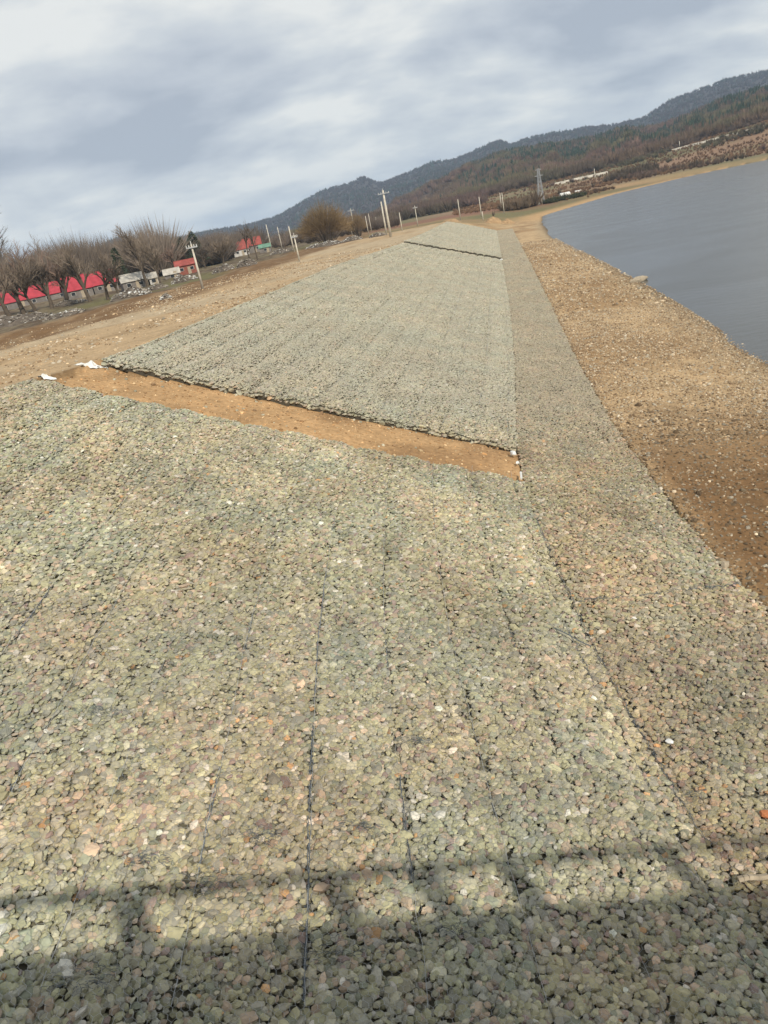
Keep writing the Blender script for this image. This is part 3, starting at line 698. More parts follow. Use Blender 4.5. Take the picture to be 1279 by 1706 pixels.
wood('bare_wood', 'reddish brown brush belt below the nearer hillside', 7000, (-0.02, 0.34), (480, 680), lambda x, y, r, az: smooth(0.38, 0.5, fbm(x / 60, y / 30, 213)) * smooth(470, 520, r) * np.where((az > 0.20) & (r < 600), 0.0, 1), 6.5, brcol, BRSH, 8)
wood('shrubs', 'brown scrub on the fields across the river', 5000, (0.24, AZR), (385, 650), lambda x, y, r, az: smooth(0.5, 0.6, fbm(x / 45, y / 22, 217)) * smooth(378, 392, y) * np.where((az < 0.37) & (r < 585), 0.1, 1), 3.2, lambda x, y, r, az: brcol(x, y, r, az) * 1.1, BRSH, 8)
AZ440 = math.atan2(ray(436, 410)[0], ray(436, 410)[1])
wood('thicket', 'tangled bare thicket behind the village roofs', 2000, (-0.55, AZ440), (272, 360), lambda x, y, r, az: smooth(0.2, 0.4, fbm(x / 25, y / 25, 219)) * np.where((az > -0.128) & (r < 338), 0, 1), 9.0, lambda x, y, r, az: np.array([0.175, 0.14, 0.112]) * np.ones((len(x), 1)), FINE, 8)
wood('thicket', 'taller brown brush rising behind the long red roof', 380, (-0.56, -0.205), (262, 330), lambda x, y, r, az: np.ones(len(x)), 14.5, lambda x, y, r, az: np.array([0.185, 0.148, 0.118]) * np.ones((len(x), 1)), FINE, 8)
wood('thicket', 'low brown brush behind the white poles and willows', 420, (AZ440, 0.09), (300, 430), lambda x, y, r, az: smooth(0.3, 0.5, fbm(x / 25, y / 25, 229)), 5.0, lambda x, y, r, az: np.array([0.16, 0.125, 0.10]) * np.ones((len(x), 1)), FINE, 8)
wood('field_grass', 'rough red brown grass on the fields across the river', 9000, (0.16, AZR), (340, 640), lambda x, y, r, az: smooth(0.35, 0.5, fbm(x / 35, y / 14, 231)) * np.where((at(LS, y, 0) - x > 14) & (y > 300) & ((y > 384) | (x < 120)), 1, 0), 1.5, lambda x, y, r, az: np.array([0.22, 0.135, 0.08]) * (0.7 + 0.6 * fbm(x / 20, y / 10, 233))[:, None], BRSH, 8)

# ------------------------------------------------------------------ bridge the picture is taken from (its shadow lies on the stones)
br = tag(empty('bridge', (0, 0.05, 0), math.radians(-9.7)), 'concrete bridge whose railing shadow falls across the nearest stones', 'bridge')
DZ = CAM_Z - 1.72
mb = MB(); mb.box((8, -4.6, DZ - 0.30), (110, 9.4, 0.60)); mb.build('deck', M['concrete'], br)
mb = MB(); mb.box((8, -0.12, DZ + 0.09), (110, 0.38, 0.176)); mb.build('kerb', M['concrete'], br)
for zz, hh in ((DZ + 1.10, 0.10),):
    mb = MB(); mb.box((8, -0.11, zz), (110, 0.12, hh)); mb.build('rail', M['concrete'], br)
for px_ in [4.45 - 2.7 * k for k in range(1, 10)] + [3.1] + [4.45 + 2.7 * k for k in range(14)]:
    mb = MB(); mb.box((px_, -0.11, DZ + 0.612), (0.36, 0.11, 0.87)); mb.build('post', M['concrete'], br)
for xx in (-22, 34, 60):
    mb = MB(); zb = min(gz(xx, -3) - 0.5, -1.5) if xx > 20 else gz(xx, -4.6) - 0.5
    mb.tube((xx, -4.6, zb), (xx, -4.6, DZ - 0.6), 0.7, 0.7, 16); mb.build('pier', M['concrete'], br, True)

# ------------------------------------------------------------------ bare trees
def grow(trunk, crown, r, p, d, L, rad, lvl, par):
    nseg = 3 if lvl < 2 else 2
    mb = trunk if lvl < 2 else crown; pts = [np.array(p, float)]
    for k in range(nseg):
        d = d + r.normal(0, par['wob'], 3) + np.array([0, 0, par['up']]) * (0.5 if lvl else 0.2); d /= np.linalg.norm(d)
        q = pts[-1] + d * L / nseg
        mb.tube(pts[-1], q, rad * (1 - 0.6 * k / nseg), rad * (1 - 0.6 * (k + 1) / nseg), 6 if lvl == 0 else (4 if lvl == 1 else 3)); pts.append(q)
    if lvl >= par['levels']: return
    n = par['n'][lvl]
    for i in range(n):
        t = r.uniform(par['t0'] if lvl else par['trunk'], 1.0); s = t * nseg; k = min(int(s), nseg - 1); b = pts[k] + (pts[k + 1] - pts[k]) * (s - k)
        ax = np.cross(d, r.normal(size=3)); ax /= np.linalg.norm(ax); ang = par['spread'][lvl] * r.uniform(0.6, 1.25)
        e = d * math.cos(ang) + ax * math.sin(ang)
        LL = L * par['ratio'][lvl] * r.uniform(0.7, 1.15)
        if lvl + 1 == par['levels']:
            sd = np.cross(e, r.normal(size=3)); sd /= np.linalg.norm(sd); crown.blade(b, b + e * LL + np.array([0, 0, par['up'] * LL * 0.4]), par['tw'], sd)
        else: grow(trunk, crown, r, b, e, LL, rad * (0.55 if lvl == 0 else 0.42), lvl + 1, par)
STY = {'pollard': dict(levels=4, n=(8, 7, 7, 8), trunk=0.55, t0=0.25, spread=(0.62, 0.55, 0.6, 0.6), ratio=(0.95, 0.62, 0.55, 0.55), wob=0.12, up=0.16, tw=0.010, h=1.0),
       'tall': dict(levels=4, n=(12, 7, 7, 7), trunk=0.25, t0=0.2, spread=(0.6, 0.6, 0.6, 0.6), ratio=(0.55, 0.55, 0.5, 0.5), wob=0.07, up=0.14, tw=0.011, h=1.0),
       'dead': dict(levels=3, n=(8, 6, 5), trunk=0.3, t0=0.3, spread=(0.5, 0.6, 0.7), ratio=(0.6, 0.5, 0.45), wob=0.10, up=0.12, tw=0.012, h=1.0),
       'willow': dict(levels=4, n=(12, 8, 7, 7), trunk=0.05, t0=0.15, spread=(0.75, 0.5, 0.5, 0.5), ratio=(1.55, 0.52, 0.5, 0.5), wob=0.09, up=0.10, tw=0.024, h=1.0)}
def tree_meshes(style, seed, twig, first=0.40):
    r = np.random.default_rng(seed); t, c = MB(), MB(); par = STY[style]
    L0 = {'pollard': 4.0, 'tall': 9.0, 'dead': 7.5, 'willow': 3.0}[style]; R0_ = {'pollard': 0.40, 'tall': 0.30, 'dead': 0.28, 'willow': 0.42}[style]
    grow(t, c, r, (0, 0, -0.3), np.array([0, 0, 1.0]), L0, R0_, 0, par)
    H = max(v[2] for v in c.v); W = max(abs(v[0]) for v in c.v)
    return t.mesh('trunk', M['bark'], True), c.mesh('crown', M[twig]), H, W
TREES = {('pollard', k): tree_meshes('pollard', 10 + k, ('twig', 'twig_red', 'twig', 'twig_dark')[k]) for k in range(4)}
TREES.update({('tall', k): tree_meshes('tall', 30 + k, 'twig') for k in range(2)})
TREES[('pale', 0)] = tree_meshes('tall', 37, 'twig_pale'); TREES[('dead', 0)] = tree_meshes('dead', 41, 'twig_dark'); TREES[('dead', 1)] = tree_meshes('dead', 44, 'twig_dark')
def dome_bush(seed, n=1700):
    r = np.random.default_rng(seed); t, c = MB(), MB()
    for k in range(n):
        a = r.uniform(0, 6.283); q = math.sqrt(r.uniform(0, 1)); z = math.sqrt(max(0.0, 1 - 0.86 * q * q)) * r.uniform(0.55, 1.0) ** 0.6 * r.uniform(0.9, 1.05)
        tip = np.array([q * math.cos(a), q * math.sin(a), z]); b = np.array([0.16 * q * math.cos(a + r.normal(0, 0.3)), 0.16 * q * math.sin(a), 0.02])
        m = b + (tip - b) * r.uniform(0.4, 0.6) + np.array([0, 0, 0.08]) + r.normal(0, 0.02, 3)
        if k < 46: t.tube(b - np.array([0, 0, 0.05]), m, 0.016, 0.008, 5); t.tube(m, tip * 0.9, 0.008, 0.002, 4)
        side = np.cross(tip - m, r.normal(size=3)); side /= np.linalg.norm(side); c.blade(m, tip, r.uniform(0.003, 0.006), side)
        for _ in range(3):
            p = m + (tip - m) * r.uniform(0.3, 1); d = (tip - m) * r.uniform(0.3, 0.6) + r.normal(0, 0.07, 3); side = np.cross(d, r.normal(size=3)); side /= np.linalg.norm(side); c.blade(p, p + d, r.uniform(0.002, 0.0045), side)
    return t.mesh('trunk', M['bark'], True), c.mesh('crown', M['willow']), 1.0, 1.0
TREES[('willow', 0)] = dome_bush(51); TREES[('willow', 1)] = dome_bush(52, 900)
def tree(name, key, px, py, top, label, width=None, group=None, back=0.0):
    b = hit(px, py)
    if back: v = np.array([b[0], b[1]]); v = v * (1 + back / np.linalg.norm(v)); b = np.array([v[0], v[1], gz(*v)])
    tm, cm, H, W = TREES[key]; h = height_for(b, px, top); s = h / H
    e = empty(name, b, RNG.uniform(0, 6.28)); sw = s if width is None else metres(b, width) / 2 / W
    e.scale = (sw, sw, s)
    obj('trunk', tm, e); obj('crown', cm, e); tag(e, label, 'tree', group); return e
GR = 'bare trees along the village edge'
ROW = [(17, 529, 404, 0, 'leftmost low bare tree before the red roofs, at the picture edge'), (40, 523, 398, 1, 'second bare tree from the left before the red roofs'),
       (60, 520, 400, 2, 'third bare tree from the left before the red roofs'), (86, 514, 396, 3, 'fourth bare tree from the left before the long red roof'),
       (114, 507, 395, 1, 'bare tree where the long red roof ends at a gap'), (151, 502, 391, 0, 'bare tree at the right end of the middle red roof'),
       (180, 499, 402, 2, 'bare tree before the last red roof on the right'), (203, 495, 408, 3, 'low bare tree left of the pale roofed shed')]
for px, py, tp, k, lb in ROW: tree('bare_tree', ('pollard', k), px, py, tp, lb, None, GR)
for k, (px, py, tp) in enumerate(((-6, 512, 402), (30, 505, 406), (50, 502, 404), (74, 498, 402), (98, 493, 404), (126, 489, 406), (140, 487, 402), (166, 482, 404), (192, 478, 408), (224, 472, 404))):
    tree('bare_tree', ('pollard', (k * 3 + 1) % 4) if k % 3 else ('tall', k % 2), px, py, tp, 'brown bare tree crowded behind the red roofs', 92, 'bare trees behind the red roofs', 55)
tree('bare_tree', ('tall', 0), 246, 477, 364, 'tall bare tree with many upright limbs beside the pale shed', 95, GR)
tree('bare_tree', ('tall', 1), 268, 474, 378, 'slimmer bare tree just right of the tallest one', 60, GR)
tree('pale_tree', ('pale', 0), 20, 505, 324, 'tall pale leafless tree at the left picture edge', 118, None, 40)
tree('bare_tree', ('tall', 1), 80, 490, 385, 'thin bare treetop rising behind the left thicket', 34, GR, 60)
tree('bare_tree', ('pollard', 1), 300, 466, 398, 'rounded bare tree behind the crossarm pole', 60, GR, 60)
tree('bare_tree', ('pollard', 3), 345, 455, 392, 'dark bare tree among the bushes left of the red house', 64, GR, 60)
tree('bare_tree', ('pollard', 0), 376, 450, 390, 'low spreading bare tree left of the two dead trees', 56, GR, 30)
tree('dead_tree', ('dead', 0), 416, 432, 372, 'leaning dead tree left in front of the red house', 44, GR)
tree('dead_tree', ('dead', 1), 429, 433, 357, 'taller dead tree right in front of the red house', 44, GR)
tree('bare_tree', ('dead', 0), 476, 416, 379, 'thin dark tree between two leaning white poles', 14, GR)
tree('willow_bush', ('willow', 0), 546, 406, 338, 'large round tan willow bush beside the tall double pole', 92)
tree('willow_bush', ('willow', 1), 597, 394, 352, 'smaller brown willow right of the large round bush', 40)
tree('bare_tree', ('pollard', 3), 822, 368, 346, 'small dark bare tree at the far end of the stone slope', 12)
def pine(px, py, top, wpx, lab, back=0):
    b = hit(px, py)
    if back: v = b[:2] * (1 + back / np.linalg.norm(b[:2])); b = np.array([v[0], v[1], gz(*v)])
    h = height_for(b, px, top); w = metres(b, wpx) / 2; r = np.random.default_rng(int(px)); t, c = MB(), MB(); t.tube((0, 0, -0.3), (0, 0, h * 0.9), 0.22, 0.04, 6)
    for k in range(1500):
        z = r.uniform(0.15, 1) ** 0.9; a = r.uniform(0, 6.28); rr = w * (1.02 - z) ** 0.7 * r.uniform(0.3, 1.05); p = np.array([rr * math.cos(a), rr * math.sin(a), h * z + r.normal(0, 0.2)])
        d = np.array([math.cos(a), math.sin(a), -0.15]) * 0.55 + r.normal(0, 0.15, 3); sd = np.cross(d, r.normal(size=3)); sd /= np.linalg.norm(sd); c.blade(p, p + d, 0.16, sd)
    e = tag(empty('pine_tree', b), lab, 'tree', 'pines behind the village'); t.build('trunk', M['bark'], e); c.build('crown', M['needles'], e)
for a in ((318, 470, 397, 34, 'left one of the dark green pines above the crossarm pole', 120), (338, 466, 387, 44, 'larger dark green pine right of the crossarm pole', 120),
          (211, 486, 414, 30, 'dark green pine behind the pale roofed shed', 60), (126, 496, 440, 30, 'dark green pine showing between bare trees above the red roofs', 60)): pine(*a)

# ------------------------------------------------------------------ houses
def house(name, px0, px1, base_y, wall_h, ridge_h, depth, wallm, roofm, label, yaw=0.0, nwin=3, back=0, cat='house'):
    pc = (px0 + px1) / 2; b = hit(pc, base_y)
    if back: v = b[:2] * (1 + back / np.linalg.norm(b[:2])); b = np.array([v[0], v[1], gz(*v)])
    L = metres(b, (px1 - px0)) / math.cos(ROLL); az = math.atan2(b[0], b[1])
    e = tag(empty(name, (b[0], b[1], b[2] - 0.15), -az + yaw), label, cat, 'village houses')
    D = depth; mb = MB()
    g = [(-L / 2, -D / 2, 0), (L / 2, -D / 2, 0), (L / 2, D / 2, 0), (-L / 2, D / 2, 0), (-L / 2, -D / 2, wall_h), (L / 2, -D / 2, wall_h), (L / 2, D / 2, wall_h), (-L / 2, D / 2, wall_h),
         (-L / 2, 0, ridge_h - 0.1), (L / 2, 0, ridge_h - 0.1)]
    mb.add(g, [(0, 1, 5, 4), (2, 3, 7, 6), (1, 2, 6, 9, 5), (3, 0, 4, 8, 7)]); mb.build('wall', M[wallm], e)
    mb = MB(); o = 0.35; th = 0.12; sl = (ridge_h - wall_h) / (D / 2)
    for s in (-1, 1):
        y0, z0 = s * (D / 2 + o), wall_h - o * sl
        P = [(-L / 2 - o, y0, z0), (L / 2 + o, y0, z0), (L / 2 + o, 0, ridge_h), (-L / 2 - o, 0, ridge_h)]; P += [(x, y, z + th) for x, y, z in P]
        mb.add(P, [(0, 1, 2, 3), (4, 5, 6, 7), (0, 1, 5, 4), (1, 2, 6, 5), (3, 0, 4, 7)])
    rf = mb.build('roof', M[roofm], e)
    mb = MB(); mb.tube((-L / 2 - o, 0, ridge_h + th), (L / 2 + o, 0, ridge_h + th), 0.12, 0.12, 6, True); mb.build('ridge_cap', M[roofm], rf)
    nr = max(3, int(L / 2.2)); mb = MB()
    for k in range(1, nr):
        x = -L / 2 + L * k / nr; mb.tube((x, -D / 2 - o, wall_h - o * sl + th + 0.02), (x, 0, ridge_h + th + 0.02), 0.035, 0.035, 4)
    mb.build('roof_ribs', M[roofm], rf)
    for k in range(nwin):
        x = -L / 2 + L * (k + 0.5) / nwin; mb = MB(); mb.box((x, -D / 2 - 0.03, wall_h * 0.58), (1.1, 0.1, 0.9)); w = mb.build('window', M['plaster'], e)
        mb = MB(); mb.box((x, -D / 2 - 0.09, wall_h * 0.58), (0.95, 0.04, 0.76)); mb.build('pane', M['glass'], w)
    mb = MB(); mb.box((L * 0.22 / max(nwin, 1), -D / 2 - 0.04, 0.98), (0.9, 0.1, 1.95)); mb.build('door', M['wood'], e)
    return e
house('house', -45, 110, 514, 2.3, 5.2, 8, 'grey_wall', 'red_roof', 'longest low house with red sheet roof at the left picture edge', 0.12, 7, 12)
house('house', 113, 154, 500, 2.4, 5.5, 8, 'grey_wall', 'red_roof', 'middle red roofed house between dark bare trunks', 0.12, 2, 14)
house('house', 158, 196, 491, 2.4, 5.3, 8, 'grey_wall', 'red_roof', 'rightmost of the bright red roofed houses, half hidden by bare trees', 0.12, 2, 14)
house('shed', 206, 244, 482, 2.1, 3.6, 7, 'grey_wall', 'pale_roof', 'long shed with pale grey roof behind the tall bare tree', 0.1, 2, 4, 'shed')
house('shed', 250, 263, 474, 1.8, 2.8, 4, 'plaster', 'pale_roof', 'tiny pale shed between two tree trunks', 0.1, 1, 4, 'shed')
house('shed', 276, 300, 463, 1.4, 2.6, 5, 'grey_wall', 'pale_roof', 'low shed with whitish sheet roof left of the crossarm pole', 0.0, 1, 10, 'shed')
house('shed', 298, 331, 460, 2.6, 3.8, 5, 'brick', 'old_red_roof', 'dull red brick shed behind the crossarm pole', 0.0, 2, 22, 'shed')
house('house', 390, 414, 427, 2.6, 5.2, 7, 'plaster', 'old_red_roof', 'red roofed house with pale walls left of the dead trees', 0.1, 2, 10)
house('house', 410, 438, 424, 3.2, 6.0, 8, 'grey_wall', 'old_red_roof', 'higher red roofed house behind the two dead trees', 0.0, 2, 24)
house('shed', 434, 452, 421, 2.0, 3.0, 5, 'grey_wall', 'green_roof', 'small green roofed shed right of the red house', 0.0, 1, 4, 'shed')

# ------------------------------------------------------------------ rubble heaps
def rubble(px, py, wpx, h, label, white=0.3, n=90):
    b = hit(px, py); w = metres(b, wpx) / 2; r = np.random.default_rng(int(px * 3 + py)); d = w * 0.45
    e = tag(empty('rubble_heap', (b[0], b[1], b[2])), label, 'rubble', 'rubble heaps along the village edge')
    nx, ny = 26, 12; X, Y = np.meshgrid(np.linspace(-w, w, nx), np.linspace(-d, d, ny)); X, Y = X.ravel(), Y.ravel()
    bell = np.clip(1 - (X / w) ** 2, 0, 1) * np.clip(1 - (Y / d) ** 2, 0, 1)
    def zz(x, y): return h * np.clip(1 - (x / w) ** 2, 0, 1) ** 0.7 * np.clip(1 - (y / d) ** 2, 0, 1) * (0.5 + fbm((x + b[0]) * 0.6, (y + b[1]) * 0.6, 301)) + land_z(x + b[0], y + b[1]) - b[2] - 0.12
    obj('mound', np_mesh('mound', np.c_[X, Y, zz(X, Y)], grid_quads(ny, nx), M['rubble_soil'], True), e)
    for mat, cnt, nm in ((M['rubble'], int(n * 3.2 * (1 - white * 0.6)), 'stone_chunks'), (M['white_sheet'], int(n * 1.3 * white), 'white_debris')):
        mb = MB()
        for _ in range(max(cnt, 1)):
            x, y = r.uniform(-w, w) * 0.95, r.uniform(-d, d) * 0.9; s = r.uniform(0.08, 0.42) ** 1.2 * (1 if nm == 'stone_chunks' else 0.8)
            z = float(zz(np.array([x]), np.array([y]))[0]); q = r.normal(0, 0.3, 2); a = r.uniform(0, 3.1); c_, s_ = math.cos(a), math.sin(a); hx, hy, hz = s, s * r.uniform(0.3, 0.8), s * r.uniform(0.15, 0.5)
            P = []
            for kz in (-1, 1):
                for kx, ky in ((-1, -1), (1, -1), (1, 1), (-1, 1)):
                    u, v = kx * hx * r.uniform(0.6, 1), ky * hy * r.uniform(0.6, 1); P.append((x + u * c_ - v * s_, y + u * s_ + v * c_, z + 0.08 + kz * hz * 0.6 + u * q[0] + v * q[1]))
            mb.add(P, [(3, 2, 1, 0), (4, 5, 6, 7), (0, 1, 5, 4), (1, 2, 6, 5), (2, 3, 7, 6), (3, 0, 4, 7)])
        mb.build(nm, mat, e)['kind'] = 'stuff'
for a in ((28, 541, 130, 1.6, 'dark rubble heap at the left picture edge below the red roofs', 0.25, 130), (108, 527, 70, 0.8, 'low rubble spread with pale grey bits below the long red roof', 0.35, 70),
          (118, 507, 60, 0.9, 'grey rubble at the foot of the middle red roofed house', 0.4, 60), (217, 494, 70, 1.3, 'rubble heap with white plastic scraps below the pale shed', 0.7, 90), (276, 498, 20, 0.5, 'single small pale heap on the brown soil strip', 0.8, 14),
          (262, 482, 40, 0.9, 'dark rubble at the foot of the tall bare trees', 0.3, 40), (308, 469, 46, 1.3, 'whitish rubble heap just left of the crossarm pole foot', 0.75, 80), (372, 452, 40, 1.4, 'tan rubble heap right of the crossarm pole', 0.35, 60),
          (411, 443, 36, 1.3, 'tan rubble heap below the dead trees', 0.35, 50), (470, 421, 44, 1.0, 'grey rubble between the leaning white poles', 0.4, 60), (538, 411, 66, 1.3, 'long pale rubble heap before the large willow bush', 0.6, 130),
          (585, 401, 40, 1.0, 'pale rubble right of the large willow bush', 0.6, 60), (630, 394, 30, 0.9, 'rubble at the foot of the tall double pole', 0.4, 40), (890, 343, 20, 2.2, 'pale rubble heap beside the lattice tower', 0.6, 50)): rubble(*a)

# ------------------------------------------------------------------ poles
def pole(bx, by, ty, label, r=0.16, arm=False, back=0, lean=0.0):
    b = hit(bx, by); h = height_for(b, bx, ty)
    e = tag(empty('utility_pole', b), label, 'pole', 'utility poles along the bank'); e.rotation_euler = (0, lean, 0)
    mb = MB(); mb.tube((0, 0, -0.3), (0, 0, h), r, r * 0.62, 10, True); mb.build('shaft', M['pole'], e, True)
    if arm:
        L = 0.13 * h; az = math.atan2(b[0], b[1]); mb = MB(); mb.box((0, -r, h * 0.93), (2 * L, 0.12, 0.14), -az); ar = mb.build('crossarm', M['steel'], e)
        for t in (-0.9, -0.45, 0.45, 0.9):
            mb = MB(); c_, s_ = math.cos(-az), math.sin(-az); x, y = t * L * c_, t * L * s_ - r
            mb.tube((x, y, h * 0.93 + 0.07), (x, y, h * 0.93 + 0.30), 0.07, 0.05, 6, True); mb.build('insulator', M['porcelain'], ar)
        mb = MB(); mb.tube((0, 0, h), (0, 0, h + 0.35), 0.05, 0.05, 6, True); mb.build('insulator', M['porcelain'], ar)
    return e
pole(338, 481, 407, 'grey pole with crossarm standing on the brown strip near the rubble', 0.16, True)
pole(453, 418, 374, 'leftmost of three bare white poles right of the red house', 0.22)
pole(470, 415, 378, 'middle of three bare white poles right of the red house', 0.2)
pole(490, 420, 377, 'rightmost of three bare white poles right of the red house', 0.2)
pole(499, 436, 392, 'short pole with crossarm left of the large willow bush', 0.15, True)
pole(592, 392, 348, 'pole with crossarm behind the smaller willow', 0.17, True)
pole(587, 394, 370, 'short pole between the two willow bushes', 0.13)
pole(614, 391, 360, 'left one of two thin poles right of the smaller willow', 0.15)
pole(619, 387, 356, 'right one of two thin poles right of the smaller willow', 0.15)
pole(629, 382, 362, 'faint thin pole left of the tall double pole', 0.14)
pole(651, 395, 317, 'tallest thick yellowish pole with crossarm on the slope crest', 0.30, True)
pole(644, 391, 336, 'thick yellowish pole standing close left of the tallest one', 0.26)
pole(670, 385, 354, 'short thin pole first right of the tallest pole', 0.15)
pole(696, 377, 344, 'thin pole with crossarm second right of the tallest pole', 0.16, True)
pole(767, 366, 332, 'thin white pole at the crest where the stone slope ends', 0.18)
pole(802, 362, 328, 'white pole above the far right end of the stone slope', 0.18)
pole(805, 368, 352, 'short stub pole at the far end of the stone slope', 0.14)
pole(836, 352, 321, 'left one of the twin poles left of the lattice tower', 0.17)
pole(840, 357, 321, 'right one of the twin poles left of the lattice tower', 0.17)
pole(903, 341, 320, 'short pole beside the lattice tower', 0.14)
pole(991, 299, 281, 'lone white pole above the far road', 0.3)
pole(1132, 246, 235, 'lone white pole on the field edge below the right hillside', 0.3)

def tower(bx, by, ty, label):
    b = hit(bx, by); h = height_for(b, bx, ty); e = tag(empty('lattice_tower', b), label, 'tower'); w0, w1 = h * 0.085, h * 0.025
    def cor(t, i): w = w0 + (w1 - w0) * t; return np.array([(-w, w, w, -w)[i], (-w, -w, w, w)[i], h * t])
    for i in range(4): mb = MB(); mb.tube(cor(-0.02, i), cor(0.97, i), 0.13, 0.09, 4); mb.build('leg', M['steel'], e)
    ts = 1 - (1 - np.linspace(0, 1, 9)) ** 1.2
    for k in range(8):
        mb = MB()
        for i in range(4):
            j = (i + 1) % 4; mb.tube(cor(ts[k], i), cor(ts[k + 1], j), 0.06, 0.06, 3); mb.tube(cor(ts[k], j), cor(ts[k + 1], i), 0.06, 0.06, 3); mb.tube(cor(ts[k + 1], i), cor(ts[k + 1], j), 0.06, 0.06, 3)
        mb.build('brace', M['steel'], e)
    for t, L in ((0.80, 0.13), (0.97, 0.09)):
        mb = MB(); mb.tube((-L * h, 0, h * t), (L * h, 0, h * t), 0.09, 0.09, 4); mb.tube((-L * h, 0, h * t), (0, 0, h * (t + 0.03)), 0.06, 0.06, 3); mb.tube((L * h, 0, h * t), (0, 0, h * (t + 0.03)), 0.06, 0.06, 3); mb.build('crossarm', M['steel'], e)
tower(902, 340, 281, 'slender steel lattice tower on the far bank of the bend')

# ------------------------------------------------------------------ far road, tents, small things
def strip(name, pts, w, label):
    P = np.array([hit(*p) for p in pts]); t = np.linspace(0, 1, 60); s = np.linspace(0, 1, len(P)); x = np.interp(t, s, P[:, 0]); y = np.interp(t, s, P[:, 1])
    dx, dy = np.gradient(x), np.gradient(y); L = np.hypot(dx, dy); nx, ny = -dy / L * w / 2, dx / L * w / 2
    V = np.r_[np.c_[x + nx, y + ny], np.c_[x - nx, y - ny]]; z = land_z(V[:, 0], V[:, 1]); z = np.maximum(np.maximum(z[:60], z[60:]), land_z(x, y)) + 0.7; V = np.c_[V, np.r_[z, z]]
    k = 2.2 / (w / 2); T1 = np.c_[x + nx * (1 + k), y + ny * (1 + k)]; T2 = np.c_[x - nx * (1 + k), y - ny * (1 + k)]      # toes of the low embankment
    T1 = np.c_[T1, land_z(T1[:, 0], T1[:, 1]) - 0.3]; T2 = np.c_[T2, land_z(T2[:, 0], T2[:, 1]) - 0.3]; V = np.r_[T1, V, T2]
    i = np.arange(59); Q = np.concatenate([np.stack([i + 60 * j, i + 60 * j + 60, i + 60 * j + 61, i + 60 * j + 1], -1) for j in range(3)])
    tag(obj(name, np_mesh(name, V, Q, M['road'], False)), label, kind='structure')
strip('road', [(918, 309), (960, 299), (1012, 288)], 9, 'pale road across the far fields')
strip('road', [(1044, 272), (1094, 258), (1170, 238), (1279, 210)], 4, 'pale track below the right hillside')

def sheet(px, py, w, d, rz, h, label, seed, name='plastic_sheet'):
    b = hit(px, py); nx, ny = 14, 9; X, Y = np.meshgrid(np.linspace(-w / 2, w / 2, nx), np.linspace(-d / 2, d / 2, ny)); X, Y = X.ravel(), Y.ravel()
    X2 = X + (fbm(X * 3, Y * 3, seed, 2) - 0.5) * w * 0.5; Y2 = Y + (fbm(X * 3, Y * 3, seed + 5, 2) - 0.5) * d * 0.9
    c_, s_ = math.cos(rz), math.sin(rz); GXs, GYs = X2 * c_ - Y2 * s_, X2 * s_ + Y2 * c_
    Z = land_z(GXs + b[0], GYs + b[1]) - b[2] + 0.03 + h * np.abs(fbm(X * 5 + 3, Y * 5, seed + 9, 3) - 0.35)
    Vt = np.c_[GXs, GYs, Z]; n = len(Vt); q = grid_quads(ny, nx)
    o = obj(name, np_mesh(name, np.r_[Vt, Vt - np.array([0, 0, 0.012])], np.r_[q, q[:, ::-1] + n], M['white_sheet'], False), None, b)
    return tag(o, label, 'sheet', 'white plastic scraps on the bank')
sheet(150, 605, 1.5, 0.38, 0.55, 0.22, 'crumpled white sheet at the upper left end of the bare earth strip', 11)
sheet(78, 630, 0.6, 0.3, 0.3, 0.2, 'small white sheet left of the bare earth strip end', 23)
def clump(px, py, s, mat, label, name, cat, seed, flat=(1, 0.7, 0.6), lift=0.06, grp=None):
    v = ray(px, py); P = v[None] * _T[:, None]; k = np.argmax(P[:, 2] + CAM_Z < np.maximum(near_z(P[:, 0], P[:, 1], True), -5)); b = P[k] + np.array([0, 0, CAM_Z])
    me = hull_stone(name, seed, 26, flat).copy(); me.materials.clear(); me.materials.append(M[mat]); o = obj(name, me, None, (b[0], b[1], b[2] + lift - 0.03), RNG.uniform(0, 6.28)); o.scale = (s, s, s)
    return tag(o, label, cat, grp)
clump(855, 756, 0.17, 'white_sheet', 'white plastic lump at the lower right corner of the bare earth strip', 'plastic_lump', 'plastic', 401)
clump(862, 772, 0.10, 'white_sheet', 'tiny white scrap just below the white plastic lump', 'plastic_scrap', 'plastic', 402)
clump(835, 433, 0.28, 'white_sheet', 'white lump at the right end of the far dark crack', 'plastic_lump', 'plastic', 403)
clump(1115, 1240, 0.072, 'white_sheet', 'small square white block lying on the apron stones', 'white_block', 'block', 404, (1, 0.95, 0.7), 0.09)
clump(1276, 1362, 0.10, 'orange', 'orange brick piece on the stones at the right picture edge', 'brick_piece', 'brick', 405, (1, 0.8, 0.6), 0.09)
clump(1207, 944, 0.16, 'wood', 'lone tan boulder on the earth just beside the apron edge', 'boulder', 'rock', 406, (1, 0.8, 0.7), 0.06)
def bar(p0, p1, r, mat, label, name, cat, lift):
    Q = []
    for px, py in (p0, p1):
        v = ray(px, py); P = v[None] * _T[:, None]; k = np.argmax(P[:, 2] + CAM_Z < near_z(P[:, 0], P[:, 1], True)); b = P[k] + np.array([0, 0, CAM_Z]); Q.append(b + np.array([0, 0, lift]))
    mb = MB(); o = Q[0]; n = 6; last = np.zeros(3)
    for k in range(n):
        t = (k + 1) / n; q = (Q[1] - o) * t + np.array([0, 0, 0.02 * math.sin(t * 6)]); mb.tube(last, q, r, r * 0.95, 5, True); last = q
    return tag(mb.build(name, M[mat], None, False, o), label, cat)
bar((869, 803), (868, 792), 0.04, 'white_sheet', 'short white stake at the lower right tip of the bare earth strip', 'stake', 'stake', 0.12)
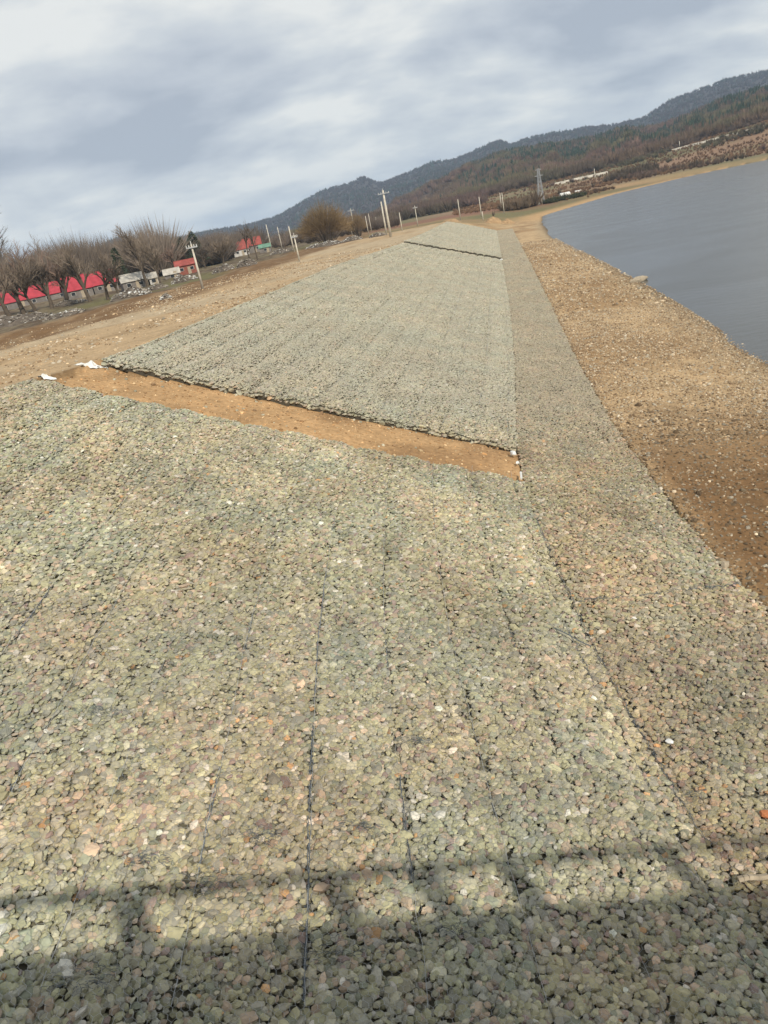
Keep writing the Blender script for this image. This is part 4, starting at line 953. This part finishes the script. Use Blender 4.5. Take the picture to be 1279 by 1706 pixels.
bar((1230, 1473), (1279, 1466), 0.045, 'wood', 'pale broken wood slat on the stones at the right picture edge', 'wood_slat', 'wood', 0.08)
bar((922, 1052), (985, 1082), 0.012, 'seam', 'thin dark cable lying across the slope foot', 'cable', 'cable', 0.09)
# flat rock at the water's edge
rb = hit(1058, 470); me = hull_stone('flat_rock', 410, 30, (1, 0.6, 0.42)).copy(); me.materials.clear(); me.materials.append(M['wood'])
o = obj('flat_rock', me, None, (rb[0] + 0.4, rb[1], 0.16), 0.35); o.scale = (0.95, 0.95, 0.8); tag(o, 'flat tan rock lying in the water at the beach edge', 'rock')
# earth heaps at the end of the works
def heap(px, py, wpx, h, label, seed):
    b = hit(px, py); w = metres(b, wpx) / 2; n = 18; X, Y = np.meshgrid(np.linspace(-w, w, n), np.linspace(-w * 0.7, w * 0.7, n)); X, Y = X.ravel(), Y.ravel()
    Z = h * np.clip(1 - (X / w) ** 2, 0, 1) * np.clip(1 - (Y / w / 0.7) ** 2, 0, 1) * (0.45 + fbm(X * 0.8 + seed, Y * 0.8, seed)) + land_z(X + b[0], Y + b[1]) - b[2] - 0.1
    tag(obj('earth_heap', np_mesh('earth_heap', np.c_[X, Y, Z], grid_quads(n, n), EARTH, True), None, b), label, 'heap', 'earth heaps at the end of the slope')
EARTH = plain('heaped_earth', (0.33, 0.22, 0.12), 0.95, 1.5, 0.7, 1.2, bmp=0.1)
heap(823, 371, 34, 1.7, 'tan earth heap at the far right end of the stone slope', 3)
heap(846, 372, 26, 1.3, 'smaller tan earth heap nearest the river at the slope end', 9)
heap(752, 369, 34, 0.9, 'low pale heap on the far crest where the slope ends', 15)
# tents and hedge on the far bank
def tent(px, py, w, label):
    b = hit(px, py); mb = MB(); n = 8; az = math.atan2(b[0], b[1]); V = []
    for k in range(n + 1):
        a = math.pi * k / n; V += [(-w / 2, -math.cos(a) * w * 0.3, math.sin(a) * w * 0.42), (w / 2, -math.cos(a) * w * 0.3, math.sin(a) * w * 0.42)]
    fs = [(2 * k, 2 * k + 1, 2 * k + 3, 2 * k + 2) for k in range(n)] + [tuple(range(0, 2 * n + 2, 2)), tuple(range(2 * n + 1, 0, -2))]
    mb.add(V, fs); e = tag(empty('field_tent', b, -az + 0.4), label, 'tent', 'white field tents on the far bank'); mb.build('cover', M['white_sheet'], e)
    mb = MB(); mb.box((w / 2 + 0.03, 0, w * 0.13), (0.06, w * 0.2, w * 0.26)); mb.build('door_flap', M['grey_wall'], e)
tent(941, 328, 4.6, 'larger white tent above the dark hedge on the far bank'); tent(963, 322, 3.2, 'smaller white tent right of the larger one on the far bank')
def hedge(px0, py0, px1, py1, n, h, col, lab):
    P0, P1 = hit(px0, py0), hit(px1, py1); t = RNG.uniform(0, 1, n); x = P0[0] + (P1[0] - P0[0]) * t + RNG.normal(0, 1.5, n); y = P0[1] + (P1[1] - P0[1]) * t + RNG.normal(0, 2.5, n)
    hh = h * np.exp(RNG.normal(0, 0.25, n)); P = np.c_[x, y, land_z(x, y)]; rot = np.c_[np.zeros(n), np.zeros(n), RNG.uniform(0, 6.28, n)]
    tag(scatter('hedge', P, rot, np.c_[hh * 1.2, hh * 1.2, hh], RNG.integers(0, 8, n), np.tile(np.array(col), (n, 1)) * np.exp(RNG.normal(0, 0.2, n))[:, None], BRSH), lab, 'hedge', kind='stuff')
hedge(908, 340, 968, 327, 160, 1.9, (0.06, 0.065, 0.035), 'dark green hedge below the white tents')
hedge(970, 326, 1012, 316, 60, 1.7, (0.13, 0.08, 0.05), 'reddish brown hedge on the far bank right of the tents')
hedge(1015, 303, 1088, 287, 300, 4.5, (0.13, 0.10, 0.07), 'row of grey brown saplings on the far shore')
hedge(840, 352, 890, 342, 90, 4.0, (0.15, 0.11, 0.075), 'pale brown reeds left of the lattice tower')

# ------------------------------------------------------------------ haze over the whole valley
hm = bpy.data.materials.new('valley_haze'); hm.use_nodes = True; hn, hl = hm.node_tree.nodes, hm.node_tree.links; hn.clear()
pv = hn.new('ShaderNodeVolumePrincipled'); pv.inputs['Color'].default_value = (0.58, 0.76, 1.0, 1); pv.inputs['Density'].default_value = 0.00013; pv.inputs['Anisotropy'].default_value = 0.0
ho = hn.new('ShaderNodeOutputMaterial'); hl.new(pv.outputs[0], ho.inputs['Volume'])
zl = float(GZ.min()) - 1.0; zt = max(float(GZ.max()) + 30, CAM_Z + 40)
mb = MB(); mb.box((0, 0, (zl + zt) / 2), (13400, 13400, zt - zl)); tag(mb.build('haze', hm), 'thin bluish haze over the valley', kind='stuff')
